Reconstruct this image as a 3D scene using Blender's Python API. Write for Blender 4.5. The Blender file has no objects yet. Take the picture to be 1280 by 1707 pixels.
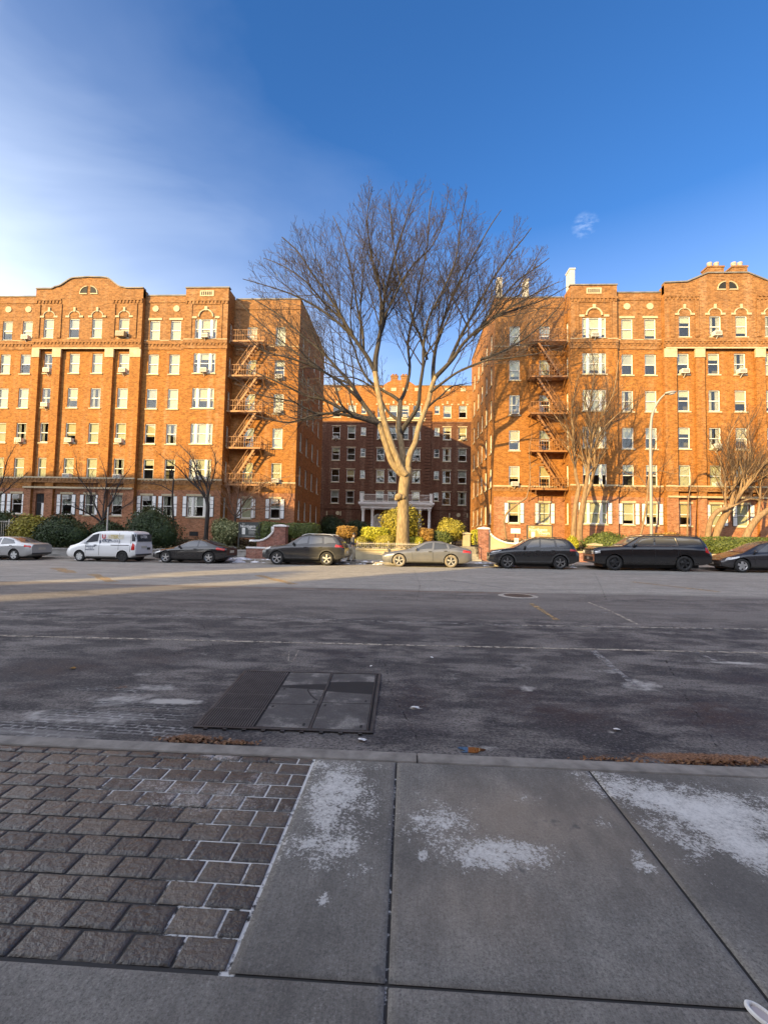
import bpy, bmesh, math, random
import numpy as np
from math import sin, cos, pi, radians, sqrt
from mathutils import Vector, Matrix

random.seed(7)
S = bpy.context.scene
COL = S.collection
W = bpy.data.worlds.new("World"); S.world = W; W.use_nodes = True

# ------------------------------------------------------------------ camera
CAM = Vector((0, 0, 1.65)); FPX = 760.0
yaw, pitch, roll = radians(2.83), radians(3.08), radians(1.13)
fw = Vector((-sin(yaw)*cos(pitch), cos(yaw)*cos(pitch), sin(pitch)))
rt = Vector((cos(yaw), sin(yaw), 0)); up = rt.cross(fw)
rt, up = cos(roll)*rt + sin(roll)*up, -sin(roll)*rt + cos(roll)*up
cd = bpy.data.cameras.new('camera'); cam = bpy.data.objects.new('camera', cd); COL.objects.link(cam)
cam.matrix_world = Matrix(((rt.x, up.x, -fw.x, CAM.x), (rt.y, up.y, -fw.y, CAM.y), (rt.z, up.z, -fw.z, CAM.z), (0, 0, 0, 1)))
cd.sensor_fit = 'VERTICAL'; cd.sensor_height = 36.0; cd.lens = 36.0*FPX/1707.0
cd.clip_start = 0.05; cd.clip_end = 3000
S.camera = cam

def at(x, y, Y):
    d = (x-640)/FPX*rt - (y-853.5)/FPX*up + fw
    return CAM + d*(Y/d.y)

def smooth(a, b, t):
    t = min(1, max(0, (t-a)/(b-a))); return t*t*(3-2*t)

def gz(x, y):                       # the street falls gently to the left on its far side
    h = .1*(1-smooth(3.4, 5.6, y)) if y > 3.0 else 0        # the gutter has silted up almost to the kerb
    return h+0.0105*x*smooth(4, 21, y) if abs(x) < 60 else 0.0105*60*(1 if x > 0 else -1)*smooth(4, 21, y)

def ycar(x): return 25.3 - 0.07*(x+1)     # line of the near wheels of the parked cars
def ycurb(x): return ycar(x) + 2.05

# ------------------------------------------------------------------ mesh helper
class MB:
    def __init__(s): s.v = []; s.f = []; s.m = []
    def poly(s, pts, m=0):
        n = len(s.v); s.v += [tuple(p) for p in pts]; s.f.append(tuple(range(n, n+len(pts)))); s.m.append(m)
    def mesh(s, verts, faces, m=0):
        n = len(s.v); s.v += [tuple(p) for p in verts]
        for f in faces: s.f.append(tuple(i+n for i in f)); s.m.append(m)
    def box(s, x0, x1, y0, y1, z0, z1, m=0, M=None):
        v = [Vector((x, y, z)) for z in (z0, z1) for y in (y0, y1) for x in (x0, x1)]
        if M is not None: v = [M @ p for p in v]
        s.mesh(v, [(0, 2, 3, 1), (4, 5, 7, 6), (0, 1, 5, 4), (2, 6, 7, 3), (0, 4, 6, 2), (1, 3, 7, 5)], m)
    def bar(s, a, b, w, h=None, m=0, upv=(0, 0, 1)):
        a, b = Vector(a), Vector(b); h = h or w; d = (b-a); L = d.length
        if L < 1e-6: return
        d /= L; u = Vector(upv)
        if abs(d.dot(u)) > 0.98: u = Vector((1, 0, 0))
        r = d.cross(u).normalized(); u = r.cross(d)
        c = [(-1, -1), (1, -1), (1, 1), (-1, 1)]
        v = [p + r*(i*w/2) + u*(j*h/2) for p in (a, b) for i, j in c]
        s.mesh(v, [(3, 2, 1, 0), (4, 5, 6, 7), (0, 1, 5, 4), (1, 2, 6, 5), (2, 3, 7, 6), (3, 0, 4, 7)], m)
    def tube(s, pts, rad, n=8, m=0, cap=True):
        pts = [Vector(p) for p in pts]
        if not hasattr(rad, '__len__'): rad = [rad]*len(pts)
        base = len(s.v); ref = None
        for i, p in enumerate(pts):
            d = (pts[min(i+1, len(pts)-1)] - pts[max(i-1, 0)])
            if d.length < 1e-9: d = Vector((0, 0, 1))
            d.normalize()
            if ref is None:
                ref = Vector((1, 0, 0)) if abs(d.x) < .8 else Vector((0, 1, 0))
            r = (ref - d*ref.dot(d))
            if r.length < 1e-4: r = d.orthogonal()
            r.normalize(); ref = r; q = d.cross(r)
            for k in range(n):
                a = 2*pi*k/n; s.v.append(tuple(p + (r*cos(a)+q*sin(a))*rad[i]))
        for i in range(len(pts)-1):
            for k in range(n):
                a = base+i*n+k; b = base+i*n+(k+1) % n
                s.f.append((a, b, b+n, a+n)); s.m.append(m)
        if cap:
            s.f.append(tuple(base+k for k in reversed(range(n)))); s.m.append(m)
            e = base+(len(pts)-1)*n; s.f.append(tuple(e+k for k in range(n))); s.m.append(m)
    def lathe(s, prof, n=24, m=0, M=None, closed=False):   # prof: (r,z) about local z
        base = len(s.v)
        for r, z in prof:
            for k in range(n):
                a = 2*pi*k/n; p = Vector((r*cos(a), r*sin(a), z)); s.v.append(tuple(M @ p if M is not None else p))
        R = len(prof); rng = range(R) if closed else range(R-1)
        for i in rng:
            j = (i+1) % R
            for k in range(n):
                k2 = (k+1) % n
                s.f.append((base+i*n+k, base+i*n+k2, base+j*n+k2, base+j*n+k)); s.m.append(m)
    def prism(s, poly, y0, y1, m=0, cap=True):     # poly of (x,z) extruded along y
        n = len(poly); b = len(s.v)
        s.v += [(x, y0, z) for x, z in poly] + [(x, y1, z) for x, z in poly]
        for i in range(n):
            j = (i+1) % n; s.f.append((b+i, b+j, b+n+j, b+n+i)); s.m.append(m)
        if cap:
            s.f.append(tuple(b+i for i in range(n))); s.m.append(m)
            s.f.append(tuple(b+n+i for i in reversed(range(n)))); s.m.append(m)
    def disc(s, c, r, y0, y1, n=24, m=0, a0=0, a1=2*pi):
        full = abs(a1-a0-2*pi) < 1e-6
        P = [(c[0]+r*cos(a0+(a1-a0)*k/n), c[1]+r*sin(a0+(a1-a0)*k/n)) for k in range(n if full else n+1)]
        s.prism(P, y0, y1, m)
    def data(s, name, mats, smoothf=False):
        me = bpy.data.meshes.new(name); me.from_pydata(s.v, [], s.f)
        for mt in (mats if isinstance(mats, (list, tuple)) else [mats]): me.materials.append(mt)
        if s.f:
            me.polygons.foreach_set('material_index', s.m)
            if smoothf: me.polygons.foreach_set('use_smooth', [True]*len(s.f))
            box_uv(me)
        me.update(); return me
    def build(s, name, mats, parent=None, smoothf=False, loc=None, kind=None):
        o = bpy.data.objects.new(name, s.data(name, mats, smoothf)); COL.objects.link(o)
        if parent is not None: o.parent = parent
        if loc is not None: o.location = loc
        if kind: o['kind'] = kind
        return o

def box_uv(me):
    n = len(me.vertices); co = np.empty(n*3); me.vertices.foreach_get('co', co); co = co.reshape(-1, 3)
    nl = len(me.loops); vi = np.empty(nl, int); me.loops.foreach_get('vertex_index', vi)
    me.update(); pn = np.empty(len(me.polygons)*3); me.polygons.foreach_get('normal', pn); pn = pn.reshape(-1, 3)
    tot = np.empty(len(me.polygons), int); me.polygons.foreach_get('loop_total', tot)
    ax = np.abs(pn).argmax(1); la = np.repeat(ax, tot); c = co[vi]
    u = np.where(la == 0, c[:, 1], c[:, 0]); v = np.where(la == 2, c[:, 1], c[:, 2])
    uv = me.uv_layers.new(name='UVMap'); uv.data.foreach_set('uv', np.stack([u, v], 1).ravel())

def tag(o, label=None, cat=None, group=None, kind=None):
    if label: o['label'] = label
    if cat: o['category'] = cat
    if group: o['group'] = group
    if kind: o['kind'] = kind
    return o

def empty(name, loc=(0, 0, 0), rz=0, parent=None):
    o = bpy.data.objects.new(name, None); COL.objects.link(o); o.location = loc; o.rotation_euler = (0, 0, rz)
    o.empty_display_size = .3
    if parent is not None: o.parent = parent
    return o

KIDS = {}
def kids(o): return [c for c in bpy.data.objects if c.parent == o]
def copy_tree(o, parent=None, ch=None):
    c = o.copy(); COL.objects.link(c)
    if parent is not None: c.parent = parent
    for k in kids(o): copy_tree(k, c)
    return c

# ------------------------------------------------------------------ node helpers
class NT:
    def __init__(s, name):
        s.mat = bpy.data.materials.new(name); s.mat.use_nodes = True; s.t = s.mat.node_tree
        s.b = s.t.nodes['Principled BSDF']; s.out = s.t.nodes['Material Output']
    def n(s, typ, **kw):
        x = s.t.nodes.new(typ)
        for k, v in kw.items(): setattr(x, k, v)
        return x
    def set(s, sock, v):
        if hasattr(v, 'is_linked') or hasattr(v, 'links'): s.t.links.new(v, sock)
        else: sock.default_value = v
    def noise(s, vec, scale, detail=4, rough=.55, out='Fac', dist=0):
        x = s.n('ShaderNodeTexNoise'); s.set(x.inputs['Vector'], vec); x.inputs['Scale'].default_value = scale
        x.inputs['Detail'].default_value = detail; x.inputs['Roughness'].default_value = rough; x.inputs['Distortion'].default_value = dist
        return x.outputs[out]
    def ramp(s, fac, stops, interp='LINEAR'):
        x = s.n('ShaderNodeValToRGB'); e = x.color_ramp.elements; x.color_ramp.interpolation = interp
        while len(e) < len(stops): e.new(.5)
        for q, (p, c) in zip(e, stops):
            q.position = p; q.color = (c, c, c, 1) if not hasattr(c, '__len__') else (*c[:3], 1)
        s.set(x.inputs['Fac'], fac); return x.outputs['Color']
    def mix(s, fac, a, b, mode='MIX'):
        x = s.n('ShaderNodeMix', data_type='RGBA', blend_type=mode)
        def fx(c): return (*c[:3], 1) if isinstance(c, (tuple, list)) else c
        s.set(x.inputs[0], fac); s.set(x.inputs[6], fx(a)); s.set(x.inputs[7], fx(b)); return x.outputs[2]
    def math(s, op, a, b=0.0, clamp=False):
        x = s.n('ShaderNodeMath', operation=op, use_clamp=clamp); s.set(x.inputs[0], a); s.set(x.inputs[1], b); return x.outputs[0]
    def coord(s, which='Object'): return s.n('ShaderNodeTexCoord').outputs[which]
    def pos(s): return s.n('ShaderNodeNewGeometry').outputs['Position']
    def attr(s, name):
        x = s.n('ShaderNodeAttribute', attribute_name=name); return x.outputs['Fac']
    def map(s, vec, scale=(1, 1, 1), loc=(0, 0, 0), rot=(0, 0, 0)):
        x = s.n('ShaderNodeMapping'); s.set(x.inputs['Vector'], vec); x.inputs['Scale'].default_value = scale
        x.inputs['Location'].default_value = loc; x.inputs['Rotation'].default_value = rot; return x.outputs[0]
    def bump(s, h, strength=.3, dist=.02):
        x = s.n('ShaderNodeBump'); s.set(x.inputs['Height'], h); x.inputs['Strength'].default_value = strength
        x.inputs['Distance'].default_value = dist; s.set(s.b.inputs['Normal'], x.outputs[0]); return x
    def base(s, c, rough=.6, metal=0, spec=None):
        s.set(s.b.inputs['Base Color'], (*c[:3], 1) if isinstance(c, (tuple, list)) else c)
        s.set(s.b.inputs['Roughness'], rough); s.set(s.b.inputs['Metallic'], metal)
        if spec is not None: s.b.inputs['Specular IOR Level'].default_value = spec
        return s

def plain(name, c, rough=.6, metal=0, var=.15, scale=6, spec=None, bump=0):
    t = NT(name); p = t.coord('Object'); n = t.noise(p, scale, 5)
    k = t.ramp(n, [(.3, tuple(x*(1-var) for x in c)), (.7, tuple(min(1, x*(1+var)) for x in c))])
    t.base(k, rough, metal, spec)
    if bump: t.bump(t.noise(p, scale*6, 3), bump, .01)
    return t.mat

def mat_brick(name, c1, c2, mortar, bw=.27, bh=.09, stain=.35, seed=0):
    t = NT(name); uv = t.coord('UV')
    b = t.n('ShaderNodeTexBrick'); t.set(b.inputs['Vector'], uv)
    for k, v in (('Color1', c1), ('Color2', c2), ('Mortar', mortar)): b.inputs[k].default_value = (*v, 1)
    b.inputs['Scale'].default_value = 1; b.inputs['Mortar Size'].default_value = .007; b.inputs['Mortar Smooth'].default_value = .2
    b.inputs['Bias'].default_value = -.1; b.inputs['Brick Width'].default_value = bw; b.inputs['Row Height'].default_value = bh
    p = t.coord('Object')
    big = t.noise(t.map(p, (.22, .22, .5), (seed, 0, 0)), 1.0, 6, .62)
    col = t.mix(t.ramp(big, [(.3, 0.0), (.75, stain*1.6)]), b.outputs['Color'], tuple(x*.55 for x in c1), 'MIX')
    streak = t.noise(t.map(p, (1.4, 1.4, .09), (seed, 3, 0)), 1.0, 4, .6)
    col = t.mix(t.ramp(streak, [(.5, 0.0), (.8, .35)]), col, (.5, .38, .27))
    soot = t.noise(t.map(p, (.9, .9, .13), (seed+5, 1, 0)), 1.3, 6, .65)
    col = t.mix(t.ramp(soot, [(.52, 0.0), (.78, .5)]), col, tuple(x*.4+.01 for x in c1))
    fine = t.noise(t.map(p, (1, 1, 2.4)), 5.0, 3, .7)
    spk = t.noise(t.map(p, (1, 1, 2.2)), 2.6, 5, .8)
    col = t.mix(t.ramp(spk, [(.44, .75), (.56, 0.0)]), col, tuple(x*.35 for x in c1))
    col = t.mix(t.ramp(fine, [(.35, .0), (.75, .45)]), col, tuple(min(1, x*1.7+.02) for x in c1))
    t.base(col, .85, 0, .25); t.bump(b.outputs['Fac'], -.25, .01)
    return t.mat

M = {}
M['brick'] = mat_brick('brick', (.35, .135, .025), (.13, .043, .011), (.4, .265, .11))
M['brick_top'] = mat_brick('brick_top', (.29, .13, .042), (.105, .043, .017), (.4, .29, .14), .36, .12, .3, 4)
M['brick_base'] = mat_brick('brick_base', (.36, .15, .07), (.2, .08, .04), (.4, .28, .2), .27, .09, .35, 9)
M['brick_court'] = mat_brick('brick_court', (.36, .125, .04), (.2, .06, .02), (.38, .24, .13), .27, .09, .3, 21)
M['brick_rear'] = mat_brick('brick_rear', (.13, .05, .025), (.065, .027, .016), (.12, .085, .06), .27, .09, .5, 14)  # darkened brick: the shade of the court is put into its colour
M['brick_wall'] = mat_brick('brick_wall', (.3, .12, .08), (.16, .07, .06), (.45, .4, .35), .24, .085, .3, 2)
M['stone'] = plain('stone_trim', (.44, .36, .23), .75, 0, .2, 3, .3)
M['white'] = plain('white_paint', (.78, .76, .72), .5, 0, .05, 5)
M['stack'] = plain('stack_render', (.5, .46, .4), .8, 0, .15, 2)
M['frame'] = plain('window_frame_paint', (.74, .71, .64), .5, 0, .06, 5)
M['blind'] = plain('window_blind', (.6, .54, .38), .8, 0, .08, 2)
M['blind_warm'] = plain('window_blind_warm', (.6, .47, .27), .8, 0, .1, 2); M['blind_grey'] = plain('window_blind_grey', (.42, .41, .38), .8, 0, .1, 2)
M['curtain'] = plain('window_curtain', (.55, .5, .42), .9, 0, .2, 8)
M['dark'] = plain('dark_gap', (.012, .012, .012), .8, 0, .2, 4)
M['coping'] = plain('parapet_coping', (.16, .15, .14), .7, 0, .35, 2)
M['roof'] = plain('roof_felt', (.1, .1, .1), .9, 0, .2, 1)
M['iron'] = plain('fire_escape_paint', (.3, .135, .042), .55, 0, .3, 4)
M['black_iron'] = plain('black_iron', (.03, .03, .03), .5, .3, .3, 6)
M['shutter_rim'] = plain('shutter_rim', (.03, .04, .035), .6, 0, .2, 5)
M['ac'] = plain('air_conditioner_casing', (.62, .6, .54), .55, 0, .08, 4)
M['ac_brown'] = plain('air_conditioner_brown', (.3, .24, .14), .55, 0, .12, 4)
M['ac_grille'] = plain('air_conditioner_grille', (.2, .19, .17), .6, 0, .2, 30)

def glass_mat(name, tint, refl=.04):
    t = NT(name)
    tr = t.n('ShaderNodeBsdfTransparent'); tr.inputs[0].default_value = (*tint, 1)
    gl = t.n('ShaderNodeBsdfGlossy'); gl.inputs['Roughness'].default_value = .0; gl.inputs[0].default_value = (1, 1, 1, 1)
    fr = t.n('ShaderNodeLayerWeight'); fr.inputs['Blend'].default_value = .5
    mx = t.n('ShaderNodeMixShader'); t.set(mx.inputs[0], t.math('ADD', t.math('MULTIPLY', t.math('POWER', fr.outputs['Facing'], 4.0), .9), refl, True))
    t.t.links.new(tr.outputs[0], mx.inputs[1]); t.t.links.new(gl.outputs[0], mx.inputs[2]); t.t.links.new(mx.outputs[0], t.out.inputs[0])
    return t.mat
M['glass'] = glass_mat('window_glass', (.88, .9, .87), .045)
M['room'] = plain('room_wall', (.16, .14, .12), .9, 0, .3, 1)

# ------------------------------------------------------------------ leaves, bark
def foliage(name, lo, mid, hi, rough=.55):
    t = NT(name); g = t.n('ShaderNodeNewGeometry'); r = g.outputs['Random Per Island']
    clump = t.noise(t.coord('Object'), 2.2, 3)
    f = t.math('ADD', t.math('MULTIPLY', r, .6), t.math('MULTIPLY', clump, .5))
    t.base(t.ramp(f, [(.2, lo), (.5, mid), (.85, hi)]), rough, 0, .3)
    return t.mat
M['leaf_dark'] = foliage('foliage_dark', (.012, .02, .01), (.03, .05, .018), (.06, .085, .03))
M['leaf_green'] = foliage('foliage_green', (.03, .045, .012), (.07, .095, .022), (.13, .15, .035))
M['leaf_gold'] = foliage('foliage_gold', (.09, .08, .014), (.24, .2, .025), (.38, .33, .05))
M['leaf_yellow'] = foliage('foliage_yellow', (.14, .14, .012), (.34, .32, .02), (.48, .45, .05))
M['leaf_brown'] = foliage('foliage_brown', (.1, .05, .014), (.26, .14, .03), (.4, .24, .06))
M['leaf_dead'] = foliage('foliage_dead', (.06, .028, .012), (.17, .075, .028), (.28, .15, .07))
M['leaf_pale'] = foliage('foliage_variegated', (.04, .055, .02), (.14, .16, .06), (.42, .4, .2))
M['cover'] = foliage('foliage_ground_cover', (.03, .03, .012), (.07, .06, .03), (.12, .1, .045))

def bark(name, a, b, sc=3.0):
    t = NT(name); p = t.coord('Object'); q = t.map(p, (1, 1, .22))
    n = t.noise(q, sc*3, 6, .65); v = t.n('ShaderNodeTexVoronoi'); t.set(v.inputs['Vector'], q); v.inputs['Scale'].default_value = sc*4
    c = t.ramp(t.math('ADD', t.math('MULTIPLY', n, .7), t.math('MULTIPLY', v.outputs['Distance'], .45)), [(.25, a), (.75, b)])
    t.base(c, .9, 0, .2); t.bump(n, .9, .04); return t.mat
M['bark'] = bark('bark_trunk', (.1, .07, .04), (.34, .25, .14))
M['bark_limb'] = bark('bark_limb', (.022, .02, .019), (.068, .058, .05))
M['twig'] = plain('bark_twig', (.06, .046, .042), .9, 0, .3, 3)
M['bark_pale'] = bark('bark_pale', (.13, .08, .045), (.29, .195, .115))
M['twig_pale'] = plain('bark_twig_pale', (.1, .065, .042), .9, 0, .3, 3)
M['twig_red'] = plain('bark_twig_red', (.26, .14, .08), .9, 0, .3, 3)
#@@PART2
# ================================================================== BUILDINGS
def wall(mb, O, U, N, u0, u1, v0, v1, ops=(), d=.16, m=0):
    """flat wall in the plane through O (U along, Z up), N outwards, with rectangular openings and their reveals"""
    O, U, N = Vector(O), Vector(U), Vector(N); Z = Vector((0, 0, 1))
    P = lambda u, v, w=0: O + U*u + Z*v - N*w
    ops = [(max(a, u0), min(b, u1), max(c, v0), min(e, v1)) for a, b, c, e in ops if b > u0 and a < u1 and e > v0 and c < v1]
    us = sorted({u0, u1, *[q for o in ops for q in o[:2]]}); vs = sorted({v0, v1, *[q for o in ops for q in o[2:]]})
    for v_0, v_1 in zip(vs, vs[1:]):
        run = None
        for a, b in zip(us, us[1:]):
            ca, cv = (a+b)/2, (v_0+v_1)/2
            hole = any(o[0] < ca < o[1] and o[2] < cv < o[3] for o in ops)
            if not hole: run = (run[0], b) if run else (a, b)
            if (hole or b == us[-1]) and run:
                mb.poly([P(run[0], v_0), P(run[1], v_0), P(run[1], v_1), P(run[0], v_1)], m); run = None
    for a, b, c, e in ops:
        mb.poly([P(a, c), P(a, e), P(a, e, d), P(a, c, d)], m); mb.poly([P(b, c), P(b, e), P(b, e, d), P(b, c, d)], m)
        mb.poly([P(a, e), P(b, e), P(b, e, d), P(a, e, d)], m); mb.poly([P(a, c), P(b, c), P(b, c, d), P(a, c, d)], m)

# ---- window prototypes: local x across, z up from the sill, wall plane y=0, outside is -y
WIN = {}
def window_meshes(w, h, lights=1, fr=.055):
    key = (w, h, lights)
    if key in WIN: return WIN[key]
    r = {}
    splits = [(-w/2, w/2)] if lights == 1 else [(-w/2, -w/2+w*.2), (-w/2+w*.27, w/2-w*.27), (w/2-w*.2, w/2)]
    g, f = MB(), MB()
    y0, y1 = .07, .15
    hm = h*.5
    for a, b in splits:
        g.box(a+.02, b-.02, .105, .110, hm, h-.03, 0); g.box(a+.02, b-.02, .125, .130, .03, hm, 0)
        for x in (a, b-fr): f.box(x, x+fr, y0, y1, 0, h)
        f.box(a+fr, b-fr, y0, y1, h-fr, h); f.box(a+fr, b-fr, y0, y1, 0, fr+.02); f.box(a+fr, b-fr, y0+.02, y1-.005, hm-.03, hm+.03)
    for (a, b), (c, e) in zip(splits, splits[1:]): f.box(b+.002, c-.002, y0-.03, y1, 0, h)
    r['glass'] = g.data('window', M['glass']); r['frame'] = f.data('frame', M['frame'])
    s = MB(); s.box(-w/2-.09, w/2+.09, -.07, .06, -.11, -.003); r['sill'] = s.data('sill', M['stone'])
    s = MB(); s.box(-w/2-.12, w/2+.12, -.05, .05, h+.003, h+.17); r['lintel'] = s.data('lintel', M['stone'])
    for k in (30, 50, 62, 80, 97):
        q = MB(); z = h*(1-k/100)
        for a, b in splits:
            q.box(a+.05, b-.05, .172, .178, z, h-.02)
        r['blind%d' % k] = q.data('blind', M[{30: 'blind', 50: 'blind_grey', 62: 'blind_warm', 80: 'blind', 97: 'blind'}[k]])
    q = MB()
    for a, b in splits:
        ww = (b-a)*.3
        for x0 in (a+.04, b-.04-ww):
            n = 5
            for i in range(n):
                xx = x0+ww*i/n; q.box(xx, xx+ww/n, .17+.03*(i % 2), .18+.03*(i % 2), .04, h-.03)
    r['curtain'] = q.data('curtain', M['curtain'])
    WIN[key] = r; return r

def new(name, me, parent, loc=(0, 0, 0), rz=0):
    o = bpy.data.objects.new(name, me); COL.objects.link(o); o.parent = parent; o.location = loc; o.rotation_euler = (0, 0, rz); return o

SHUT = {}
def shutter_mesh(w, h):
    if (w, h) not in SHUT:
        q = MB(); q.box(-w/2, w/2, -.05, -.01, 0, h, 1); t = .035; zc = h*.42
        for a, b in ((t, zc-.02), (zc+.02, zc+.28), (zc+.32, h-t)): q.box(-w/2+t, w/2-t, -.065, -.052, a, b, 0)
        SHUT[(w, h)] = q.data('shutter', [M['white'], M['shutter_rim']])
    return SHUT[(w, h)]

wrng = random.Random(11)
def window(parent, loc, rz, w, h, lights=1, mood='mix', sill=True, lintel=False, shutters=None):
    r = window_meshes(round(w, 3), round(h, 3), lights)
    o = new('window', r['glass'], parent, loc, rz)
    new('frame', r['frame'], o)
    if sill: new('sill', r['sill'], o)
    if lintel: new('lintel', r['lintel'], o)
    opts = {'bright': ['blind97', 'blind97', 'blind80', 'blind62', 'blind97', 'blind50', 'curtain', 'blind97', 'blind30'], 'mix': ['blind62', 'blind50', 'blind80', 'curtain', 'blind97', 'blind30'],
            'dark': ['blind50', 'blind30', None, 'blind50', None, 'blind62', 'curtain']}[mood]
    k = wrng.choice(opts)
    if k: new('curtain' if k == 'curtain' else 'blind', r[k], o)
    if shutters:
        sw = .36
        for sx in shutters: new('shutter', shutter_mesh(sw, round(h, 3)), o, (sx*(w/2+.03+sw/2), 0, 0))
    return o

TOP = [19.65, 16.72, 13.74, 10.74, 7.74, 4.67]; WH = 1.7
YT, YF, YB, YP, YR = 36.70, 36.95, 36.78, 36.52, 38.2     # tower, flank, pavilion bay, pavilion pier / top storey, recess

def block(side):
    """side -1: the left wing of the block, +1: the right wing. u is the distance from the court's axis"""
    X = (lambda u: -0.99-u) if side < 0 else (lambda u: -1.29+u)
    sg = side
    root = empty('apartment_building', (X(24), YF, 0)); ORN = []
    off = Vector((X(24), YF, 0))
    yend = 49.8 if side < 0 else 52.0
    B = {k: MB() for k in ('wall', 'trim', 'cop', 'roof', 'corn', 'room', 'trim2', 'corn2')}
    U = Vector((sg, 0, 0)); N = Vector((0, -1, 0))
    O = lambda y: Vector((X(0), y, 0))
    wins = []   # (u, z, y, w, h, lights, row, kwargs)
    def rows(uc, w, y, rs=range(6), lights=1, h=WH, sh=None):
        for r in rs:
            wins.append((uc, TOP[r]-h, y, w, h, lights, r, sh if r == 5 else None))
    rows(10.17, .86, YR, sh=(-1, 1)); rows(12.66, .86, YR, sh=(-1, 1))
    rows(16.13, 1.85, YT, lights=3, sh=(-1, 1))
    rows(18.83, .88, YF, sh=(-1, 1)); rows(20.65, .88, YF, sh=(-1, 1))
    rows(23.1, .88, YB, rs=range(1, 6)); rows(25.45, .88, YB, rs=range(1, 6), sh=(-1, 1)); rows(27.45, .88, YB, rs=range(1, 6), sh=(-1, 1))
    rows(29.7, .88, YB, rs=range(1, 5))
    for uc in (23.1, 25.45, 27.45, 29.7): rows(uc, .88, YP, rs=[0])
    rows(31.95, .88, YF, sh=(-1, 1)); rows(33.75, .88, YF, sh=(-1, 1))
    def ops(y): return [(u-w/2, u+w/2, z, z+h) for u, z, yy, w, h, l, r, s in wins if abs(yy-y) < 1e-6]
    bw = B['wall']
    ZB = .2
    def seg(u0, u1, y, z0, z1, extra=()):
        if z0 < 5.15 < z1:
            wall(bw, O(y), U, N, u0, u1, z0, 5.15, ops(y)+list(extra), m=2); z0 = 5.15
        if z0 < 17.9 < z1:
            wall(bw, O(y), U, N, u0, u1, z0, 17.9, ops(y)+list(extra), m=0); z0 = 17.9
        wall(bw, O(y), U, N, u0, u1, z0, z1, ops(y)+list(extra), m=1 if z0 >= 17.9 else 0)
    seg(8.5, 14.28, YR, ZB, 22.1)
    seg(14.28, 17.95, YT, ZB, 22.3)
    seg(17.95, 21.55, YF, ZB, 21.8)
    door = (29.15, 30.15, 1.9, 4.7) if side < 0 else None
    if side > 0: wins.append((29.7, TOP[5]-WH, YB, .88, WH, 1, 5, None))
    # pavilion: bays with piers in front
    ex = [door] if door else []
    for a, b in ((22.45, 23.9), (24.6, 28.5), (29.2, 30.4)): seg(a, b, YB, ZB, 17.05, ex)
    pierops = []
    for a, b in ((21.55, 22.45), (23.9, 24.6), (28.5, 29.2), (30.4, 31.0)):
        seg(a, b, YP, ZB, 17.05)
        for uu in (a, b):
            if uu in (21.55, 31.0): continue
            bw.poly([(X(uu), YP, ZB), (X(uu), YB, ZB), (X(uu), YB, 17.05), (X(uu), YP, 17.05)], 0)
        q = MB(); ORN.append(('pier_capital', q, M['stone'])); q.box(min(X(a-.03), X(b+.03)), max(X(a-.03), X(b+.03)), YP-.05, YP+.1, 16.3, 17.0)
        q = MB(); ORN.append(('pier_base', q, M['stone'])); q.box(min(X(a-.03), X(b+.03)), max(X(a-.03), X(b+.03)), YP-.04, YP+.05, ZB, .9)
    bw.poly([(X(22.45), YP, 17.05), (X(30.4), YP, 17.05), (X(30.4), YB, 17.05), (X(22.45), YB, 17.05)], 0)
    seg(21.55, 31.0, YP, 17.05, 21.5)
    for uu in (21.55, 31.0): bw.poly([(X(uu), YP, ZB), (X(uu), YF+.3, ZB), (X(uu), YF+.3, 22.2), (X(uu), YP, 22.2)], 0)
    if side < 0:
        arc = lambda u0, z0, u1, z1, n: [(u0+(u1-u0)*i/n, z0+(z1-z0)*(0.5-0.5*cos(pi*i/n))) for i in range(n+1)]
        prof = [(21.55, 22.24), (23.1, 22.24)]+arc(23.3, 22.3, 25.0, 23.18, 8)+[(26.3, 23.24)]+arc(27.6, 23.18, 29.3, 22.4, 8)+[(29.6, 22.24), (31.0, 22.24)]
        cu = 26.33
    else:
        prof = [(21.55, 22.35), (23.3, 22.42), (24.9, 23.12), (28.0, 23.12), (29.6, 22.42), (31.0, 22.35)]; cu = 26.45
    bw.prism([(X(21.55), 21.5)]+[(X(u), z) for u, z in prof]+[(X(31.0), 21.5)], YP, YP+.35, 1)
    for (a, za), (b, zb) in zip(prof, prof[1:]):
        B['cop'].bar((X(a), YP+.15, za+.05), (X(b), YP+.15, zb+.05), .5, .1)
    seg(31.0, 34.95, YF, ZB, 21.8)
    seg(34.95, 38.6, YT, ZB, 22.3)
    # returns between the planes
    def ret(uu, ya, yb, z0, z1, m=0, o=()): wall(bw, (X(uu), ya, 0), (0, 1, 0), (-sg if uu < 15 else sg, 0, 0), 0, yb-ya, z0, z1, o, m=m)
    slit = [(.62, 1.1, TOP[r]-WH, TOP[r]) for r in range(6)]
    ret(14.28, YT, YR, ZB, 22.3, 0, slit)
    ret(17.95, YT, YF+.3, ZB, 22.3); ret(34.95, YT, YF+.3, ZB, 22.3)
    bw.poly([(X(38.6), YT, ZB), (X(38.6), yend, ZB), (X(38.6), yend, 22), (X(38.6), YT, 22)], 0)
    # court side wall
    ys = [1.6, 4.0, 6.6, 9.4] if side < 0 else [1.6, 4.0, 6.4, 8.8, 11.6]
    sops = [(y-.4, y+.4, TOP[r]-WH, TOP[r]) for y in ys for r in range(6)]
    O2 = (X(8.5), YR, 0)
    wall(bw, O2, (0, 1, 0), (-sg, 0, 0), 0, yend-YR, ZB, 22.1, sops, m=0)
    for y in ys:
        for r in range(6):
            window(root, Vector((X(8.5), YR+y, TOP[r]-WH))-off, -sg*pi/2 if sg > 0 else pi/2, .8, WH, mood='mix', sill=True)
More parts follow.
